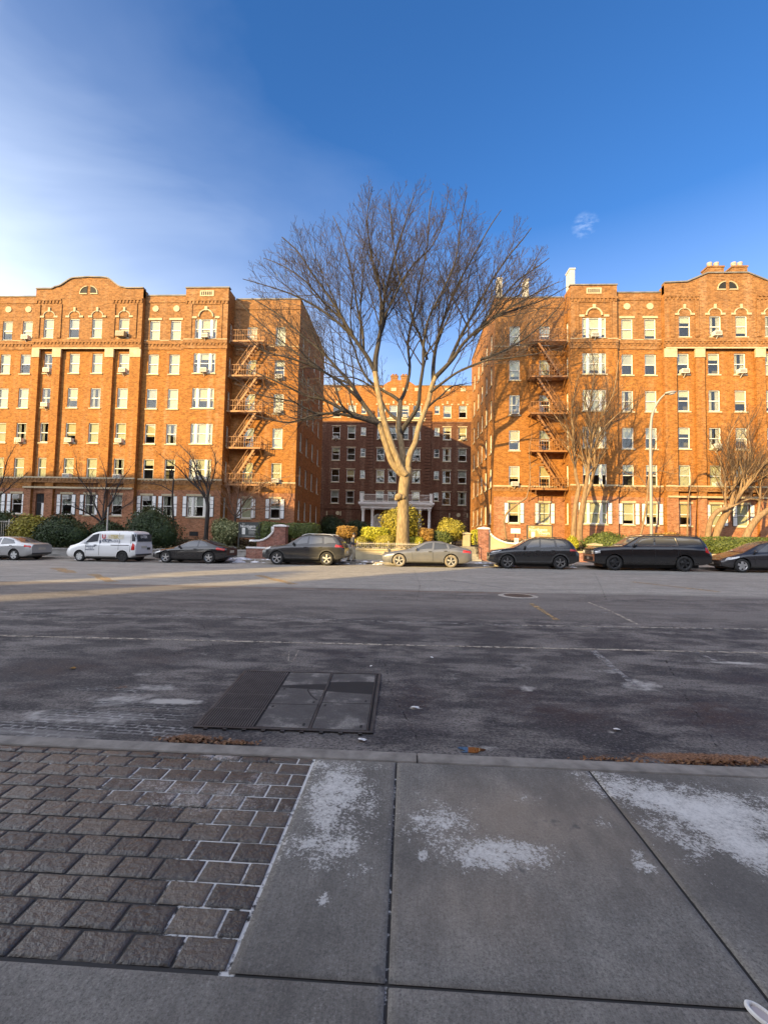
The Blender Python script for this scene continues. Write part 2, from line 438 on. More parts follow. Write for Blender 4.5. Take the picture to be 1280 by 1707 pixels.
    for (a, b, c, e) in slit:
        window(root, Vector((X(14.28), YT+(a+b)/2, c))-off, -pi/2 if sg > 0 else pi/2, .48, WH, mood='mix')
    bw.poly([(X(8.5), yend, ZB), (X(38.6), yend, ZB), (X(38.6), yend, 22.1), (X(8.5), yend, 22.1)], 0)
    # parapet tops, roofs
    def cop(u0, u1, y, z, w=.42):
        a, b = sorted((X(u0), X(u1))); B['cop'].box(a, b, y-.06, y+w-.06, z, z+.1)
    cop(8.45, 14.2, YR, 22.1); cop(14.2, 18.0, YT, 22.33); cop(18.0, 21.5, YF, 21.8); cop(31.05, 34.9, YF, 21.8); cop(34.9, 38.6, YT, 22.33)
    B['cop'].box(min(X(8.44), X(8.9)), max(X(8.44), X(8.9)), YR+.37, yend, 22.1, 22.2)
    for (u0, u1, y, z) in ((8.5, 14.28, YR, 22.1), (14.28, 17.95, YT, 22.3), (17.95, 21.55, YF, 21.8), (31, 34.95, YF, 21.8), (34.95, 38.6, YT, 22.3)):
        a, b = sorted((X(u0), X(u1))); bw.box(a+.01, b-.01, y+.04, y+.34, 21.0, z-.01, 1)
    a, b = sorted((X(8.55), X(38.55))); B['roof'].box(a, b, YR+.05, yend-.05, 20.95, 21.1)
    a, b = sorted((X(14.4), X(38.5))); B['roof'].box(a, b, YF+.05, YR+.049, 20.95, 21.1)
    # inner rooms seen through the glass
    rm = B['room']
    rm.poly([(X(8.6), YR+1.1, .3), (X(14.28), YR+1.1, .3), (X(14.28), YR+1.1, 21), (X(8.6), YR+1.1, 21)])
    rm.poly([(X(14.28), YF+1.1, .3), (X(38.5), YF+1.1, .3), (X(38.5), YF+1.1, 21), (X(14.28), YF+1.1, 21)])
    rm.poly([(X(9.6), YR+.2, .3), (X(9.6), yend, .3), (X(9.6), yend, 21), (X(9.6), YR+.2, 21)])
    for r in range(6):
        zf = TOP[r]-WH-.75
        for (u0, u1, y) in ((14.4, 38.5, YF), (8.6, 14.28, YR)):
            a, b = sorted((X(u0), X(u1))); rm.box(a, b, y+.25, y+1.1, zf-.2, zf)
    # trim: belts, frieze with dentils, medallions, hoods
    T, Cn, T2, C2 = B['trim'], B['corn'], B['trim2'], B['corn2']
    def strip(mb, u0, u1, y, z0, z1, p): a, b = sorted((X(u0), X(u1))); mb.box(a, b, y-p, y+.03, z0, z1)
    for (u0, u1, y) in ((8.46, 14.2, YR), (14.22, 18.0, YT), (18.0, 21.5, YF), (21.5, 31.04, YP), (31.04, 34.9, YF), (34.9, 38.6, YT)):
        strip(T, u0, u1, y, 5.98, 6.1, .09)
        strip(Cn, u0, u1, y, 5.62, 5.979, .04)
        strip(C2, u0, u1, y, 17.1, 17.55, .05); strip(C2, u0, u1, y, 17.56, 17.86, .11)
        n = int((u1-u0)/.3)
        for i in range(n):
            uu = u0+(u1-u0)*(i+.5)/n
            a, b = sorted((X(uu-.07), X(uu+.07)))
            Cn.box(a, b, y-.085, y-.041, 5.78, 5.97); C2.box(a, b, y-.10, y-.051, 17.4, 17.55)
            if y in (YT, YP) and not (y == YP and 24.3 < uu < 28.6): C2.box(a, b, y-.06, y+.02, 20.98, 21.2)
        if y == YT: strip(C2, u0, u1, y, 21.21, 21.4, .07)
        elif y == YP:
            for q0, q1 in ((21.6, 24.2), (28.7, 30.95)): strip(C2, q0, q1, y, 21.21, 21.38, .07)
        else: strip(C2, u0, u1, y, 21.2, 21.36, .05)
        if y != YP: strip(T2, u0, u1, y, 17.861, 17.93, .07)
    strip(T, 21.62, 31.04, YP, 5.13, 5.27, .12)
    strip(T2, 21.62, 31.0, YP, 17.0, 17.098, .07)
    def orn(name, mats=M['stone']):
        q = MB(); ORN.append((name, q, mats)); return q
    for uu in (18.83, 20.65, 31.95, 33.75): orn('medallion').disc((X(uu), 20.68), .27, YF-.05, YF+.02)
    for uu in (16.13,):
        T = orn('window_hood')
        T.tube([(X(uu+.62*cos(a)), YT-.04, 19.82+.62*sin(a)) for a in [pi*k/12 for k in range(13)]], .075, 6)
        T.box(X(uu)-.12, X(uu)+.12, YT-.1, YT+.02, 20.36, 20.72)
        for e in (-1, 1): strip(T, uu+e*.98-.2, uu+e*.98+.2, YT, 19.7, 19.88, .06)
        T = orn('vent_panel', [M['stone'], M['dark']]); strip(T, uu-.6, uu+.6, YT, 21.62, 22.12, .04)
        for k in range(6): T.box(X(uu)-.44+.16*k-.03, X(uu)-.44+.16*k+.05, YT-.055, YT-.041, 21.72, 22.02, 1)
        # thin raised brick panel round the top triple window
        for e in (-1, 1): strip(C2, uu+e*1.3-.09, uu+e*1.3+.09, YT, 17.95, 20.9, .05)
        strip(C2, uu-1.39, uu+1.39, YT, 20.9, 20.97, .05)
    for uu in (23.1, 25.45, 27.45, 29.7):
        T = orn('window_hood'); T.tube([(X(uu+.5*cos(a)), YP-.02, 19.85+.44*sin(a)) for a in [pi*k/10 for k in range(11)]], .05, 5)
        T.box(X(uu)-.09, X(uu)+.09, YP-.09, YP+.02, 20.22, 20.6)
        for e in (-1, 1): strip(T, uu+e*.6-.17, uu+e*.6+.17, YP, 19.72, 19.88, .07)
    for uu in (23.1, 29.7):
        for e in (-1, 1): strip(C2, uu+e*.95-.16, uu+e*.95+.16, YP, 17.95, 20.9, .07)
    for uu in (18.83, 20.65): strip(orn('window_head'), uu-.6, uu+.6, YF, 19.68, 19.86, .05)
    # half-moon attic openings
    for e in (-1, 1):
        Cn = T = orn('attic_opening', [M['stone'], M['dark']]); cx = X(cu+e*.14); pts = [(cx, 21.85)]+[(cx+(sg*e)*.62*sin(a), 21.85+.6*cos(a)) for a in [pi/2*k/8 for k in range(9)]]
        Cn.prism(pts, YP-.03, YP+.01, 1)
        T.tube([(p[0], YP-.035, p[1]) for p in pts[1:]], .05, 5); T.box(min(cx, cx+sg*e*.66), max(cx, cx+sg*e*.66), YP-.06, YP, 21.76, 21.846)
    # basement vents
    for uu in (16.4, 20.5): orn('basement_vent', [M['stone'], M['dark']]).box(X(uu)-.35, X(uu)+.35, YF-.3, YF-.2, 1.4, 1.75, 1)
    bb = {}
    for nm, q, mt in ORN: o = q.build(nm, mt, root); o.location = -off
    for k, nm, mt, in (('wall', 'wall', [M['brick'], M['brick_top'], M['brick_base']]), ('trim', 'belt_course', M['stone']), ('cop', 'coping', M['coping']),
                       ('roof', 'roof', M['roof']), ('corn', 'frieze', M['brick_top']), ('corn2', 'cornice', M['brick_top']), ('trim2', 'string_course', M['stone']), ('room', 'interior_wall', M['room'])):
        o = B[k].build(nm, mt, root); o.location = -off; bb[k] = o
    if side > 0:
        for a, b in ((24.95, 26.2), (26.85, 28.0)):
            q = MB(); q.box(X(a), X(b), YP-.02, YP+.75, 22.9, 23.62); q.box(X(a)-.05, X(b)+.05, YP-.07, YP+.8, 23.62, 23.74)
            c = q.build('chimney', M['brick_top'], bb['roof'])
            for t in (.3, .72):
                p = MB(); x = X(a)+(b-a)*t
                p.lathe([(0, 23.74), (.2, 23.74), (.17, 24.0), (.19, 24.05), (.19, 24.2), (.12, 24.21), (.11, 23.9)], 10, M=Matrix.Translation((x, YP+.35, 0)))
                po = p.build('chimney_pot', plain('pot_clay', (.42, .3, .24), .8), root); po.location = -off
        for (px, y0_, y1_, Yv, w) in ((953.5, 447, 490, 38.4, .42), (833, 463, 492, 42.5, .4), (877.5, 465, 492, 40.5, .35)):
            p0, p1 = at(px, y1_, Yv), at(px, y0_, Yv); q = MB()
            q.box(p0.x-w/2, p0.x+w/2, Yv, Yv+.9, 21.1, p1.z-.12); q.box(p0.x-w/2-.05, p0.x+w/2+.05, Yv-.05, Yv+.95, p1.z-.12, p1.z)
            o = q.build('roof_stack', M['stack'], root); o.location = -off
    for (u, z, y, w, h, l, r, sh) in wins:
        lit = side < 0
        mood = ('bright' if lit else 'mix') if r < 5 else ('dark' if lit else 'bright')
        if r == 5 and u < 14: mood = 'mix'
        window(root, Vector((X(u), y, z))-off, 0, w, h, l, mood, True, r == 5, sh)
    if door:
        q = MB(); xa, xb = X(30.15), X(29.15)
        q.box(xa, xb, YB+.14, YB+.2, 1.9, 4.7, 0)
        q.box(xa+.05, xa+.42, YB+.1, YB+.139, 1.95, 3.9, 1); q.box(xa+.46, xb-.03, YB+.09, YB+.139, 1.95, 3.9, 2)
        for k in range(3): q.box(xa+.06+.31*k, xa+.32+.31*k, YB+.11, YB+.139, 4.0, 4.6, 1)
        d = q.build('door', [plain('door_frame_paint', (.06, .05, .05), .5), M['dark'], M['white']], root); d.location = -off
        q = MB(); q.box(xb-.16, xb-.12, YB+.04, YB+.089, 2.85, 2.95); q.build('handle', M['black_iron'], d)
        q = MB(); q.box(xa-.4, xb+.4, 35.4, YF-.01, .9, 1.85)
        for k in range(3): q.box(xa-.2, xb+.2, 35.4-.3*(k+1), 35.4-.3*k, .7, 1.6-.3*k)
        s = q.build('stoop', M['stone'], root); s.location = -off
    return root, X

LB, LX = block(-1)
tag(LB, 'brick apartment block with a curved gable and dark wooden door, behind the white van', 'apartment block')
RB, RX = block(1)
tag(RB, 'brick apartment block with a pointed gable and paired chimneys, behind the black cars', 'apartment block')

# ---- rear block across the court
def rear():
    Y = 62.0; root = empty('apartment_building', (-1.3, Y, 0)); off = Vector((-1.3, Y, 0))
    w, t, cn, cp, rf, rm = MB(), MB(), MB(), MB(), MB(), MB()
    T = [19.75, 16.72, 13.75, 10.74, 7.8]; wins = []
    cols = [(-24.2, 1.05), (-21.5, 1.05), (-18.9, 1.05), (-16.2, 1.05), (-12.4, 1.05), (-9.87, 1.05), (-7.76, 1.05), (-3.68, 1.05), (-2.05, 1.05), (-.45, 1.05), (1.2, 1.05),
            (5.34, 1.05), (7.45, 1.05), (10.0, 1.05), (13.6, 1.05), (16.2, 1.05), (18.9, 1.05), (21.5, 1.05)]
    for x, ww in cols:
        for z in T: wins.append((x, z-1.7, ww, 1.7))
    for x in (-6.12, 3.95):
        for z in T: wins.append((x, z-1.18, .66, 1.15))
    ops = [(x-ww/2, x+ww/2, z, z+h) for x, z, ww, h in wins]
    wall(w, (0, Y, 0), (1, 0, 0), (0, -1, 0), -28, 25, .5, 17.3, ops, m=0); wall(w, (0, Y, 0), (1, 0, 0), (0, -1, 0), -28, 25, 17.3, 22.5, ops, m=1)  # shade-darkened brick below the shadow line, plain brick in the sun above
    for x in (-28, 25): w.poly([(x, Y, .5), (x, Y+12, .5), (x, Y+12, 22.5), (x, Y, 22.5)])
    w.poly([(-28, Y+12, .5), (25, Y+12, .5), (25, Y+12, 22.5), (-28, Y+12, 22.5)])
    w.prism([(-3.6, 22.5), (-2.9, 23.0), (-2.2, 23.3), (-.4, 23.3), (.3, 23.0), (1.0, 22.5)], Y, Y+.5, 1)
    rf.box(-27.9, 24.9, Y+.05, Y+11.9, 21.4, 21.6)
    w.box(-27.9, 24.9, Y+.05, Y+.4, 21.5, 22.49, 1)
    for a, b in ((-28, -3.6), (1.0, 25)): cp.box(a, b, Y-.08, Y+.5, 22.5, 22.6)
    for x in (-5.15, 2.72):
        for k in range(32):
            z = 6.0+k*.42
            if z < 19: cn.box(x-.42, x+.42, Y-.2, Y+.01, z, z+.36)
    cn.box(-28, 25, Y-.08, Y+.01, 5.35, 5.6); cn.box(-28, 25, Y-.06, Y+.01, 17.25, 17.5)
    t.box(-4.7, 2.3, Y-.25, Y+.01, 17.5, 17.75); t.box(-4.8, 2.4, Y-.35, Y+.01, 17.75, 17.9)
    for x, ww in cols:
        t.box(x-.75, x-.5, Y-.05, Y+.01, 19.8, 20.0); t.box(x+.5, x+.75, Y-.05, Y+.01, 19.8, 20.0); t.box(x-.12, x+.12, Y-.06, Y+.01, 19.95, 20.35)
        for z in T[1:]: t.box(x-.65, x+.65, Y-.03, Y+.01, z+.06, z+.16)
        t.box(x-.35, x+.35, Y-.04, Y+.01, 21.75, 22.2)
    for x in (-10.9, -9.0, 5.8, 8.2): t.box(x-.07, x+.07, Y-.06, Y+.01, 4.4, 5.0)
    for x in (-9.4, 7.0, -12.5, 10): t.disc((x, 4.75), .27, Y-.06, Y+.01)
    rm.poly([(-27, Y+1.3, .6), (24, Y+1.3, .6), (24, Y+1.3, 21.3), (-27, Y+1.3, 21.3)])
    for z in T: rm.box(-27, 24, Y+.25, Y+1.3, z-2.7, z-2.5)
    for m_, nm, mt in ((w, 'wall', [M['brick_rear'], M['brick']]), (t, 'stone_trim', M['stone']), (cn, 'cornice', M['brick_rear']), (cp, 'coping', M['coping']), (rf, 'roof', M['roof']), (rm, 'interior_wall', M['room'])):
        o = m_.build(nm, mt, root); o.location = -off
        if nm == 'roof': ro = o
    for a, b in ((-2.5, -1.5), (-1.1, -.1)):
        q = MB(); q.box(a, b, Y+.1, Y+.8, 23.2, 23.9); q.box(a-.05, b+.05, Y+.05, Y+.85, 23.9, 24.0)
        for k in (.3, .7): q.lathe([(.17, 24.0), (.15, 24.3), (.1, 24.3)], 8, M=Matrix.Translation((a+(b-a)*k, Y+.45, 0)))
        q.build('chimney', M['brick_top'], ro)
    for x, z, ww, h in wins:
        if abs(x+12.4) < .1 and False: continue
        window(root, Vector((x, Y, z))-off, 0, ww, h, 1, 'dark')
    # portico
    q = MB(); y0 = 59.0
    q.box(-5.95, 3.25, y0, Y-.1, 5.3, 5.62); q.box(-6.1, 3.4, y0-.15, Y-.09, 5.65, 5.85); q.box(-6.25, 3.55, y0-.3, Y-.08, 5.85, 6.12)
    q.box(-5.9, 3.2, y0+.05, Y-.1, 5.62, 5.65); q.box(-6.2, 3.5, y0-.2, Y-.1, 1.2, 1.65)
    po = q.build('portico', M['white'], root); po.location = -off
    for x in (-5.65, -4.45, 1.75, 2.95):
        c = MB(); c.lathe([(.24, 1.65), (.24, 1.8), (.19, 1.85), (.17, 4.9), (.2, 5.0), (.25, 5.1), (.25, 5.3)], 14, M=Matrix.Translation((x, y0+.3, 0)))
        c.build('column', M['white'], po, True)
    r = MB()
    for x in (-5.9, -5.7, 3.0, 3.2): pass
    for a, b in (((-5.8, y0, 7.1), (3.1, y0, 7.1)), ((-5.8, y0, 6.25), (3.1, y0, 6.25))): r.bar(a, b, .06)
    n = 60
    for i in range(n): x = -5.8+8.9*i/(n-1); r.bar((x, y0, 6.12), (x, y0, 7.1), .025)
    r.build('railing', M['frame'], po)
    for x in (-5.85, 3.15):
        c = MB(); c.box(x-.17, x+.17, y0-.17, y0+.17, 6.121, 7.2); c.box(x-.21, x+.21, y0-.21, y0+.21, 7.2, 7.28); c.build('railing_post', M['white'], po)
    for x in (-3.75, 1.05):
        q = MB(); pts = [(x+.72*cos(a), 3.9+.72*sin(a)) for a in [pi*k/12 for k in range(13)]]
        q.tube([(x+.72, Y-.06, 1.9)]+[(p[0], Y-.06, p[1]) for p in pts]+[(x-.72, Y-.06, 1.9)], .1, 6)
        q.prism([(x+.7, 1.9)]+[(x+.68*cos(a), 3.9+.68*sin(a)) for a in [pi*k/12 for k in range(13)]]+[(x-.7, 1.9)], Y-.03, Y-.005, 1)
        for k in range(-2, 3): q.box(x+k*.26-.02, x+k*.26+.02, Y-.06, Y-.031, 1.9, 3.9+.6*sqrt(max(0, 1-(k*.26/.7)**2)))
        for z in (2.6, 3.3, 3.9): q.box(x-.66, x+.66, Y-.055, Y-.032, z-.02, z+.02)
        o = q.build('arched_window', [M['white'], M['curtain']], root); o.location = -off
    q = MB(); q.box(-1.9, -.6, Y-.12, Y-.005, 1.65, 4.3)
    o = q.build('door', plain('court_door', (.05, .03, .02), .4), root); o.location = -off
    return root
RR = rear()
tag(RR, 'brick apartment block at the end of the court with a white columned portico', 'apartment block')

# ---- buildings across the street, behind the camera: they throw the street's shade; the shallow ones are added light blockers
def plain_block(x0, x1, y0, y1, h, label, brick, nw, nf):
    root = empty('unseen_building', ((x0+x1)/2, y1, 0)); off = Vector(((x0+x1)/2, y1, 0))
    ops = []
    for i in range(nw):
        for k in range(nf):
            cx = x0+(x1-x0)*(i+.5)/nw; z = 1.6+(h-2)*k/nf; ops.append((cx-.6, cx+.6, z, z+1.7))
    q = MB(); wall(q, (0, y1, 0), (1, 0, 0), (0, 1, 0), x0, x1, -.5, h, ops, .15)
    q.poly([(x0, y0, -.5), (x1, y0, -.5), (x1, y0, h), (x0, y0, h)])
    for x in (x0, x1): q.poly([(x, y0, -.5), (x, y1, -.5), (x, y1, h), (x, y0, h)])
    q.poly([(x0, y0, h-.6), (x1, y0, h-.6), (x1, y1, h-.6), (x0, y1, h-.6)], 1)
    o = q.build('wall', [brick, M['roof']], root); o.location = -off
    q = MB(); q.box(x0-.1, x1+.1, y1-.3, y1+.25, h, h+.18); o = q.build('coping', M['stone'], root); o.location = -off
    for a, b, c, e in ops:
        m = MB(); m.box(a+.03, b-.03, y1-.14, y1-.1, c, e, 0); m.box(a, b, y1-.1, y1-.06, (c+e)/2-.03, (c+e)/2+.03, 1)
        for xx in (a, b-.06): m.box(xx, xx+.06, y1-.12, y1-.06, c, e, 1)
        o = m.build('window', [M['dark_glass'], M['frame']], root); o.location = -off
    return tag(root, label, 'apartment block')
t = NT('dark_glass'); t.base((.02, .025, .03), .05); M['dark_glass'] = t.mat
plain_block(-116, -50, -26, -4.2, 22.1, 'tall brick block across the street, shading the left side', M['brick_rear'], 16, 5)
plain_block(-21.5, 70, -18, -4.2, 12.6, 'low three storey row across the street, shading the near pavement', M['brick_base'], 22, 3)
plain_block(-95, -64.0, -44, -41, 24.1, 'unseen shallow block added far left behind the camera to shade the road', M['brick_rear'], 6, 5)
plain_block(-59.8, -58.4, -44, -41, 24.1, 'slim unseen blocker added between two gaps that let sun strips onto the road', M['brick_base'], 1, 5)  # added out of view: the gaps beside it shape sun strips on the road
plain_block(-53.9, -28, -44, -41, 24.1, 'unseen shallow block added right of the sun gaps to shade the road', M['brick_rear'], 5, 5)

# ---- fire escapes
def fire_escape(X, sg, label):
    xa, xb = sorted((X(11.25), X(14.15))); y0, y1 = YR-1.05, YR-.06
    root = empty('fire_escape', ((xa+xb)/2, YR, 0)); off = Vector(((xa+xb)/2, YR, 0))
    zs = [18.0, 15.0, 11.95, 8.85, 5.75]; H = .92
    def add(mb, name):
        o = mb.build(name, M['iron'], root); o.location = -off; return o
    for i, z in enumerate(zs):
        p = MB(); n = 11
        for k in range(n): y = y0+(y1-y0)*k/(n-1); p.bar((xa, y, z), (xb, y, z), .05, .03)
        for x in (xa, (xa+xb)/2, xb): p.bar((x, y0, z-.035), (x, y1, z-.035), .05, .04)
        p.bar((xa, y0, z-.03), (xb, y0, z-.03), .06, .14); 
        for x in (xa+.08, xb-.08): p.bar((x, y0+.05, z-.05), (x, y1+.04, z-.95), .05)
        add(p, 'platform')
        r = MB()
        for zz in (z+H, z+H*.5): r.bar((xa, y0, zz), (xb, y0, zz), .035)
        for x in (xa, xb):
            for zz in (z+H, z+H*.5): r.bar((x, y0, zz), (x, y1, zz), .035)
        n = 15
        for k in range(n): x = xa+(xb-xa)*k/(n-1); r.bar((x, y0, z), (x, y0, z+H), .028)
        for k in range(1, 4):
            for x in (xa, xb): y = y0+(y1-y0)*k/4; r.bar((x, y, z), (x, y, z+H), .028)
        add(r, 'railing')
        if i < len(zs)-1:
            s = MB(); z2 = zs[i+1]
            u_top, u_bot = X(11.75), X(13.75)
            for y in (y0+.12, y0+.6):
                s.bar((u_top, y, z), (u_bot, y, z2), .05, .16)
                s.bar((u_top, y, z+.8), (u_bot, y, z2+.8), .03)
                for f in (.15, .5, .85): xx = u_top+(u_bot-u_top)*f; zz = z+(z2-z)*f; s.bar((xx, y, zz), (xx, y, zz+.8), .025)
            n = 11
            for k in range(1, n): f = k/n; xx = u_top+(u_bot-u_top)*f; zz = z+(z2-z)*f; s.box(xx-.1, xx+.1, y0+.12, y0+.6, zz-.015, zz+.015)
            add(s, 'stair')
    s = MB(); xl = X(11.45)
    for d in (-.2, .2): s.bar((xl+d, y0+.02, 5.75), (xl+d, y0+.02, 2.9), .035)
    for k in range(9): s.bar((xl-.2, y0+.02, 3.0+k*.3), (xl+.2, y0+.02, 3.0+k*.3), .025)
    add(s, 'ladder')
    tag(root, label, 'fire escape', 'fire escapes on the fronts')
fire_escape(LX, -1, 'iron fire escape on the block with the curved gable, above the dark estate sign')
fire_escape(RX, 1, 'rust red iron fire escape on the block with the pointed gable, behind tree branches')

# ---- window air conditioners
def ac_meshes():
    q = MB(); q.box(-.33, .33, -.42, .05, 0, .4, 0); a = q.data('air_conditioner', M['ac'])
    q = MB()
    for k in range(7): q.box(-.29, .29, -.432, -.421, .05+.045*k, .075+.045*k)
    g = q.data('grille', M['ac_grille'])
    q = MB(); q.bar((0, -.35, .0), (0, -.02, -.32), .05); b = q.data('bracket', M['ac'])
    q = MB(); q.box(-.42, .42, -.55, .05, 0, .5, 0); big = q.data('air_conditioner', M['ac_brown'])
    return a, g, b, big
ACM = ac_meshes()
FL = ['top', 'fifth', 'fourth', 'third', 'second', 'ground']
def ac(x, y, z, label, big=False, s=1.0):
    o = bpy.data.objects.new('air_conditioner', ACM[3] if big else ACM[0]); COL.objects.link(o); o.location = (x, y, z); s *= .86; o.scale = (s, s, s)
    g = new('grille', ACM[1], o)
    if big: g.scale = (1.25, 1.3, 1.2)
    else: new('bracket', ACM[2], o)
    tag(o, label, 'air conditioner', 'window air conditioners')
lcol = {31.95: ('column left of the curved gable bay', YF), 29.7: ('leftmost column of the curved gable bay', YB), 27.45: ('second column of the curved gable bay', YB), 25.45: ('third column of the curved gable bay', YB),
        23.1: ('rightmost column of the curved gable bay', YB), 20.65: ('column just right of the curved gable bay', YF), 16.13: ('triple windows of the curved gable block', YT), 10.17: ('column beside the left fire escape', YR)}
for u, r, big in ((31.95, 0, 0), (23.1, 0, 1), (16.13, 0, 0), (29.7, 1, 0), (23.1, 1, 0), (16.13, 1, 0), (29.7, 2, 0), (31.95, 3, 0), (27.45, 3, 0), (23.1, 3, 0), (27.45, 4, 0), (23.1, 4, 0), (16.13, 4, 0), (10.17, 1, 0), (10.17, 2, 0), (10.17, 4, 0)):
    ph, y = lcol[u]
    if r == 0 and y == YB: y = YP
    ac(LX(u)+(-.05 if big else .05), y, TOP[r]-WH, ('large brown' if big else 'white')+f' air conditioner, {FL[r]} floor, '+ph, bool(big))
for u in (31.95, 27.45, 20.65, 10.17):
    ph, y = lcol[u]; ac(LX(u), y+.18, TOP[5]-.42, 'white air conditioner, ground floor, '+ph, False, .95)
rcol = {16.13: ('triple windows of the pointed gable block', YT), 23.1: ('leftmost column of the pointed gable bay', YB), 25.45: ('second column of the pointed gable bay', YB), 27.45: ('third column of the pointed gable bay', YB), 10.17: ('column beside the right fire escape', YR)}
for u, r in ((16.13, 0), (25.45, 0), (23.1, 1), (27.45, 1), (10.17, 2), (10.17, 4), (25.45, 4), (25.45, 3)):
    ph, y = rcol[u]
    if r == 0 and y == YB: y = YP
    ac(RX(u), y, TOP[r]-WH, f'cream air conditioner, {FL[r]} floor, '+ph)
for x, r, ph in ((-9.87, 1, 'far left column of the block at the court end'), (-3.68, 1, 'window left of the tree trunk at the court end'), (1.2, 2, 'window right of the tree trunk at the court end'), (7.45, 1, 'far right column of the block at the court end'), (-.45, 0, 'centre window of the block at the court end')):
    ac(x, 62, [19.75, 16.72, 13.75][r]-1.7, f'small air conditioner, {FL[r]} floor, {ph}')
#@@PART3
# ================================================================== GROUND
def onz(x, y, z=0.0):
    d = (x-640)/FPX*rt - (y-853.5)/FPX*up + fw
    p = CAM + d*((z-CAM.z)/d.z)
    if z == 0.0:
        for _ in range(5): p = CAM + d*((gz(p.x, p.y)-CAM.z)/d.z)
    return p
def vnoise(X, Y, f, seed):
    rs = np.random.RandomState(seed); G = rs.rand(256, 256)
    x, y = X*f, Y*f; xi, yi = np.floor(x).astype(int), np.floor(y).astype(int); u, v = x-xi, y-yi
    u, v = u*u*(3-2*u), v*v*(3-2*v); g = lambda a, b: G[a % 256, b % 256]
    return (g(xi, yi)*(1-u)+g(xi+1, yi)*u)*(1-v)+(g(xi, yi+1)*(1-u)+g(xi+1, yi+1)*u)*v
def fbm(X, Y, f, o=5, seed=1): return sum(vnoise(X, Y, f*2**i, seed+i)*.5**i for i in range(o))/sum(.5**i for i in range(o))
def blob(X, Y, spec, z=0.0, warp=.45, seed=5):
    """soft stains: (px, py, rx, ry, strength[, tilt]) read off the photo, laid on the ground in metres"""
    out = np.zeros_like(X); n1, n2 = fbm(X, Y, 1.6, 5, seed)-.5, fbm(X, Y, 1.6, 5, seed+20)-.5
    for px, py, rx, ry, k, *a in spec:
        c = onz(px, py, z); RX = abs(onz(px+rx, py, z).x-c.x); RY = abs(onz(px, py-ry, z).y-onz(px, py+ry, z).y)/2; th = a[0] if a else 0
        dx, dy = X-c.x, Y-c.y; dx, dy = dx*cos(th)+dy*sin(th), -dx*sin(th)+dy*cos(th)
        r = np.sqrt((dx/RX+n1*2*warp)**2+(dy/RY+n2*2*warp)**2)
        out = np.maximum(out, k*np.clip(1.25-r, 0, 1))
    return out
def grid_obj(name, xs, ys, zf, mats, attrs, kind='structure', keep=None):
    Xg, Yg = np.meshgrid(np.array(xs), np.array(ys)); Z = np.vectorize(zf)(Xg, Yg).astype(float)
    nx, ny = len(xs), len(ys); co = np.stack([Xg, Yg, Z], -1).reshape(-1, 3)
    i = np.arange(nx-1)[None, :]+np.arange(ny-1)[:, None]*nx
    F = np.stack([i, i+1, i+1+nx, i+nx], -1).reshape(-1, 4)
    me = bpy.data.meshes.new(name); me.from_pydata(co.tolist(), [], F.tolist())
    for m in mats: me.materials.append(m)
    for k, f in attrs.items():
        a = me.attributes.new(k, 'FLOAT', 'POINT'); a.data.foreach_set('value', f(Xg, Yg).astype(np.float32).ravel())
    me.polygons.foreach_set('use_smooth', [True]*len(F)); me.update()
    o = bpy.data.objects.new(name, me); COL.objects.link(o)
    if kind: o['kind'] = kind
    return o

# --- asphalt
t = NT('asphalt'); p = t.coord('Object')
pale, wet, salt, rust, tread = (t.attr(k) for k in ('pale', 'wet', 'salt', 'rust', 'tread'))
fine = t.noise(p, 42, 4, .8); mid = t.noise(p, 2.4, 8, .66); stretch = t.noise(t.map(p, (.35, 2.2, 1)), 1.0, 6, .65)
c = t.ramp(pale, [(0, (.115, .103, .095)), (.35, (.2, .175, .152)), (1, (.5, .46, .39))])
near = t.ramp(pale, [(.2, 1.0), (.45, 0.0)]); blot = t.noise(t.map(p, (.8, 1.5, 1)), 1.3, 10, .68)
c = t.mix(t.math('MULTIPLY', near, t.ramp(blot, [(.45, .9), (.53, 0.0)])), c, (.024, .023, .027)); c = t.mix(t.math('MULTIPLY', near, t.ramp(blot, [(.5, 0.0), (.62, .8)])), c, (.3, .265, .232))
c = t.mix(t.ramp(mid, [(.35, 0.0), (.7, .5)]), c, (.2, .175, .15), 'MIX')
c = t.mix(t.ramp(stretch, [(.4, 0.0), (.75, .45)]), c, (.07, .063, .06))
mot = t.noise(t.map(p, (1, 1.7, 1)), 3.6, 9, .7); wm = t.math('MULTIPLY', wet, t.ramp(mot, [(.46, 1.0), (.6, .4)]))
c = t.mix(wm, c, (.019, .0195, .026))
c = t.mix(t.ramp(fine, [(.38, .75), (.52, 0.0)]), c, (.02, .02, .022)); c = t.mix(t.ramp(fine, [(.54, 0.0), (.7, .6)]), c, (.3, .275, .25))
sm = t.ramp(t.math('ADD', salt, t.math('MULTIPLY', t.math('ADD', t.noise(p, 7, 9, .72), -.5), 1.1)), [(.42, 0.0), (.72, .75)])
c = t.mix(sm, c, (.56, .52, .46))
rm = t.ramp(t.math('ADD', rust, t.math('MULTIPLY', t.math('ADD', t.noise(p, 22, 6, .7), -.5), 1.2)), [(.4, 0.0), (.65, .9)])
c = t.mix(rm, c, t.ramp(t.noise(p, 60, 3), [(.35, (.09, .04, .02)), (.6, (.3, .14, .06)), (.75, (.45, .33, .22))]))
wv = t.n('ShaderNodeVectorMath', operation='MULTIPLY_ADD'); t.set(wv.inputs[0], t.noise(p, 9, 4, .6, 'Color')); wv.inputs[1].default_value = (.05, .03, 0); t.set(wv.inputs[2], p)
bk = t.n('ShaderNodeTexBrick'); t.set(bk.inputs['Vector'], t.map(wv.outputs[0], (1, 1, 1), (0, 0, 0), (0, 0, .06)))
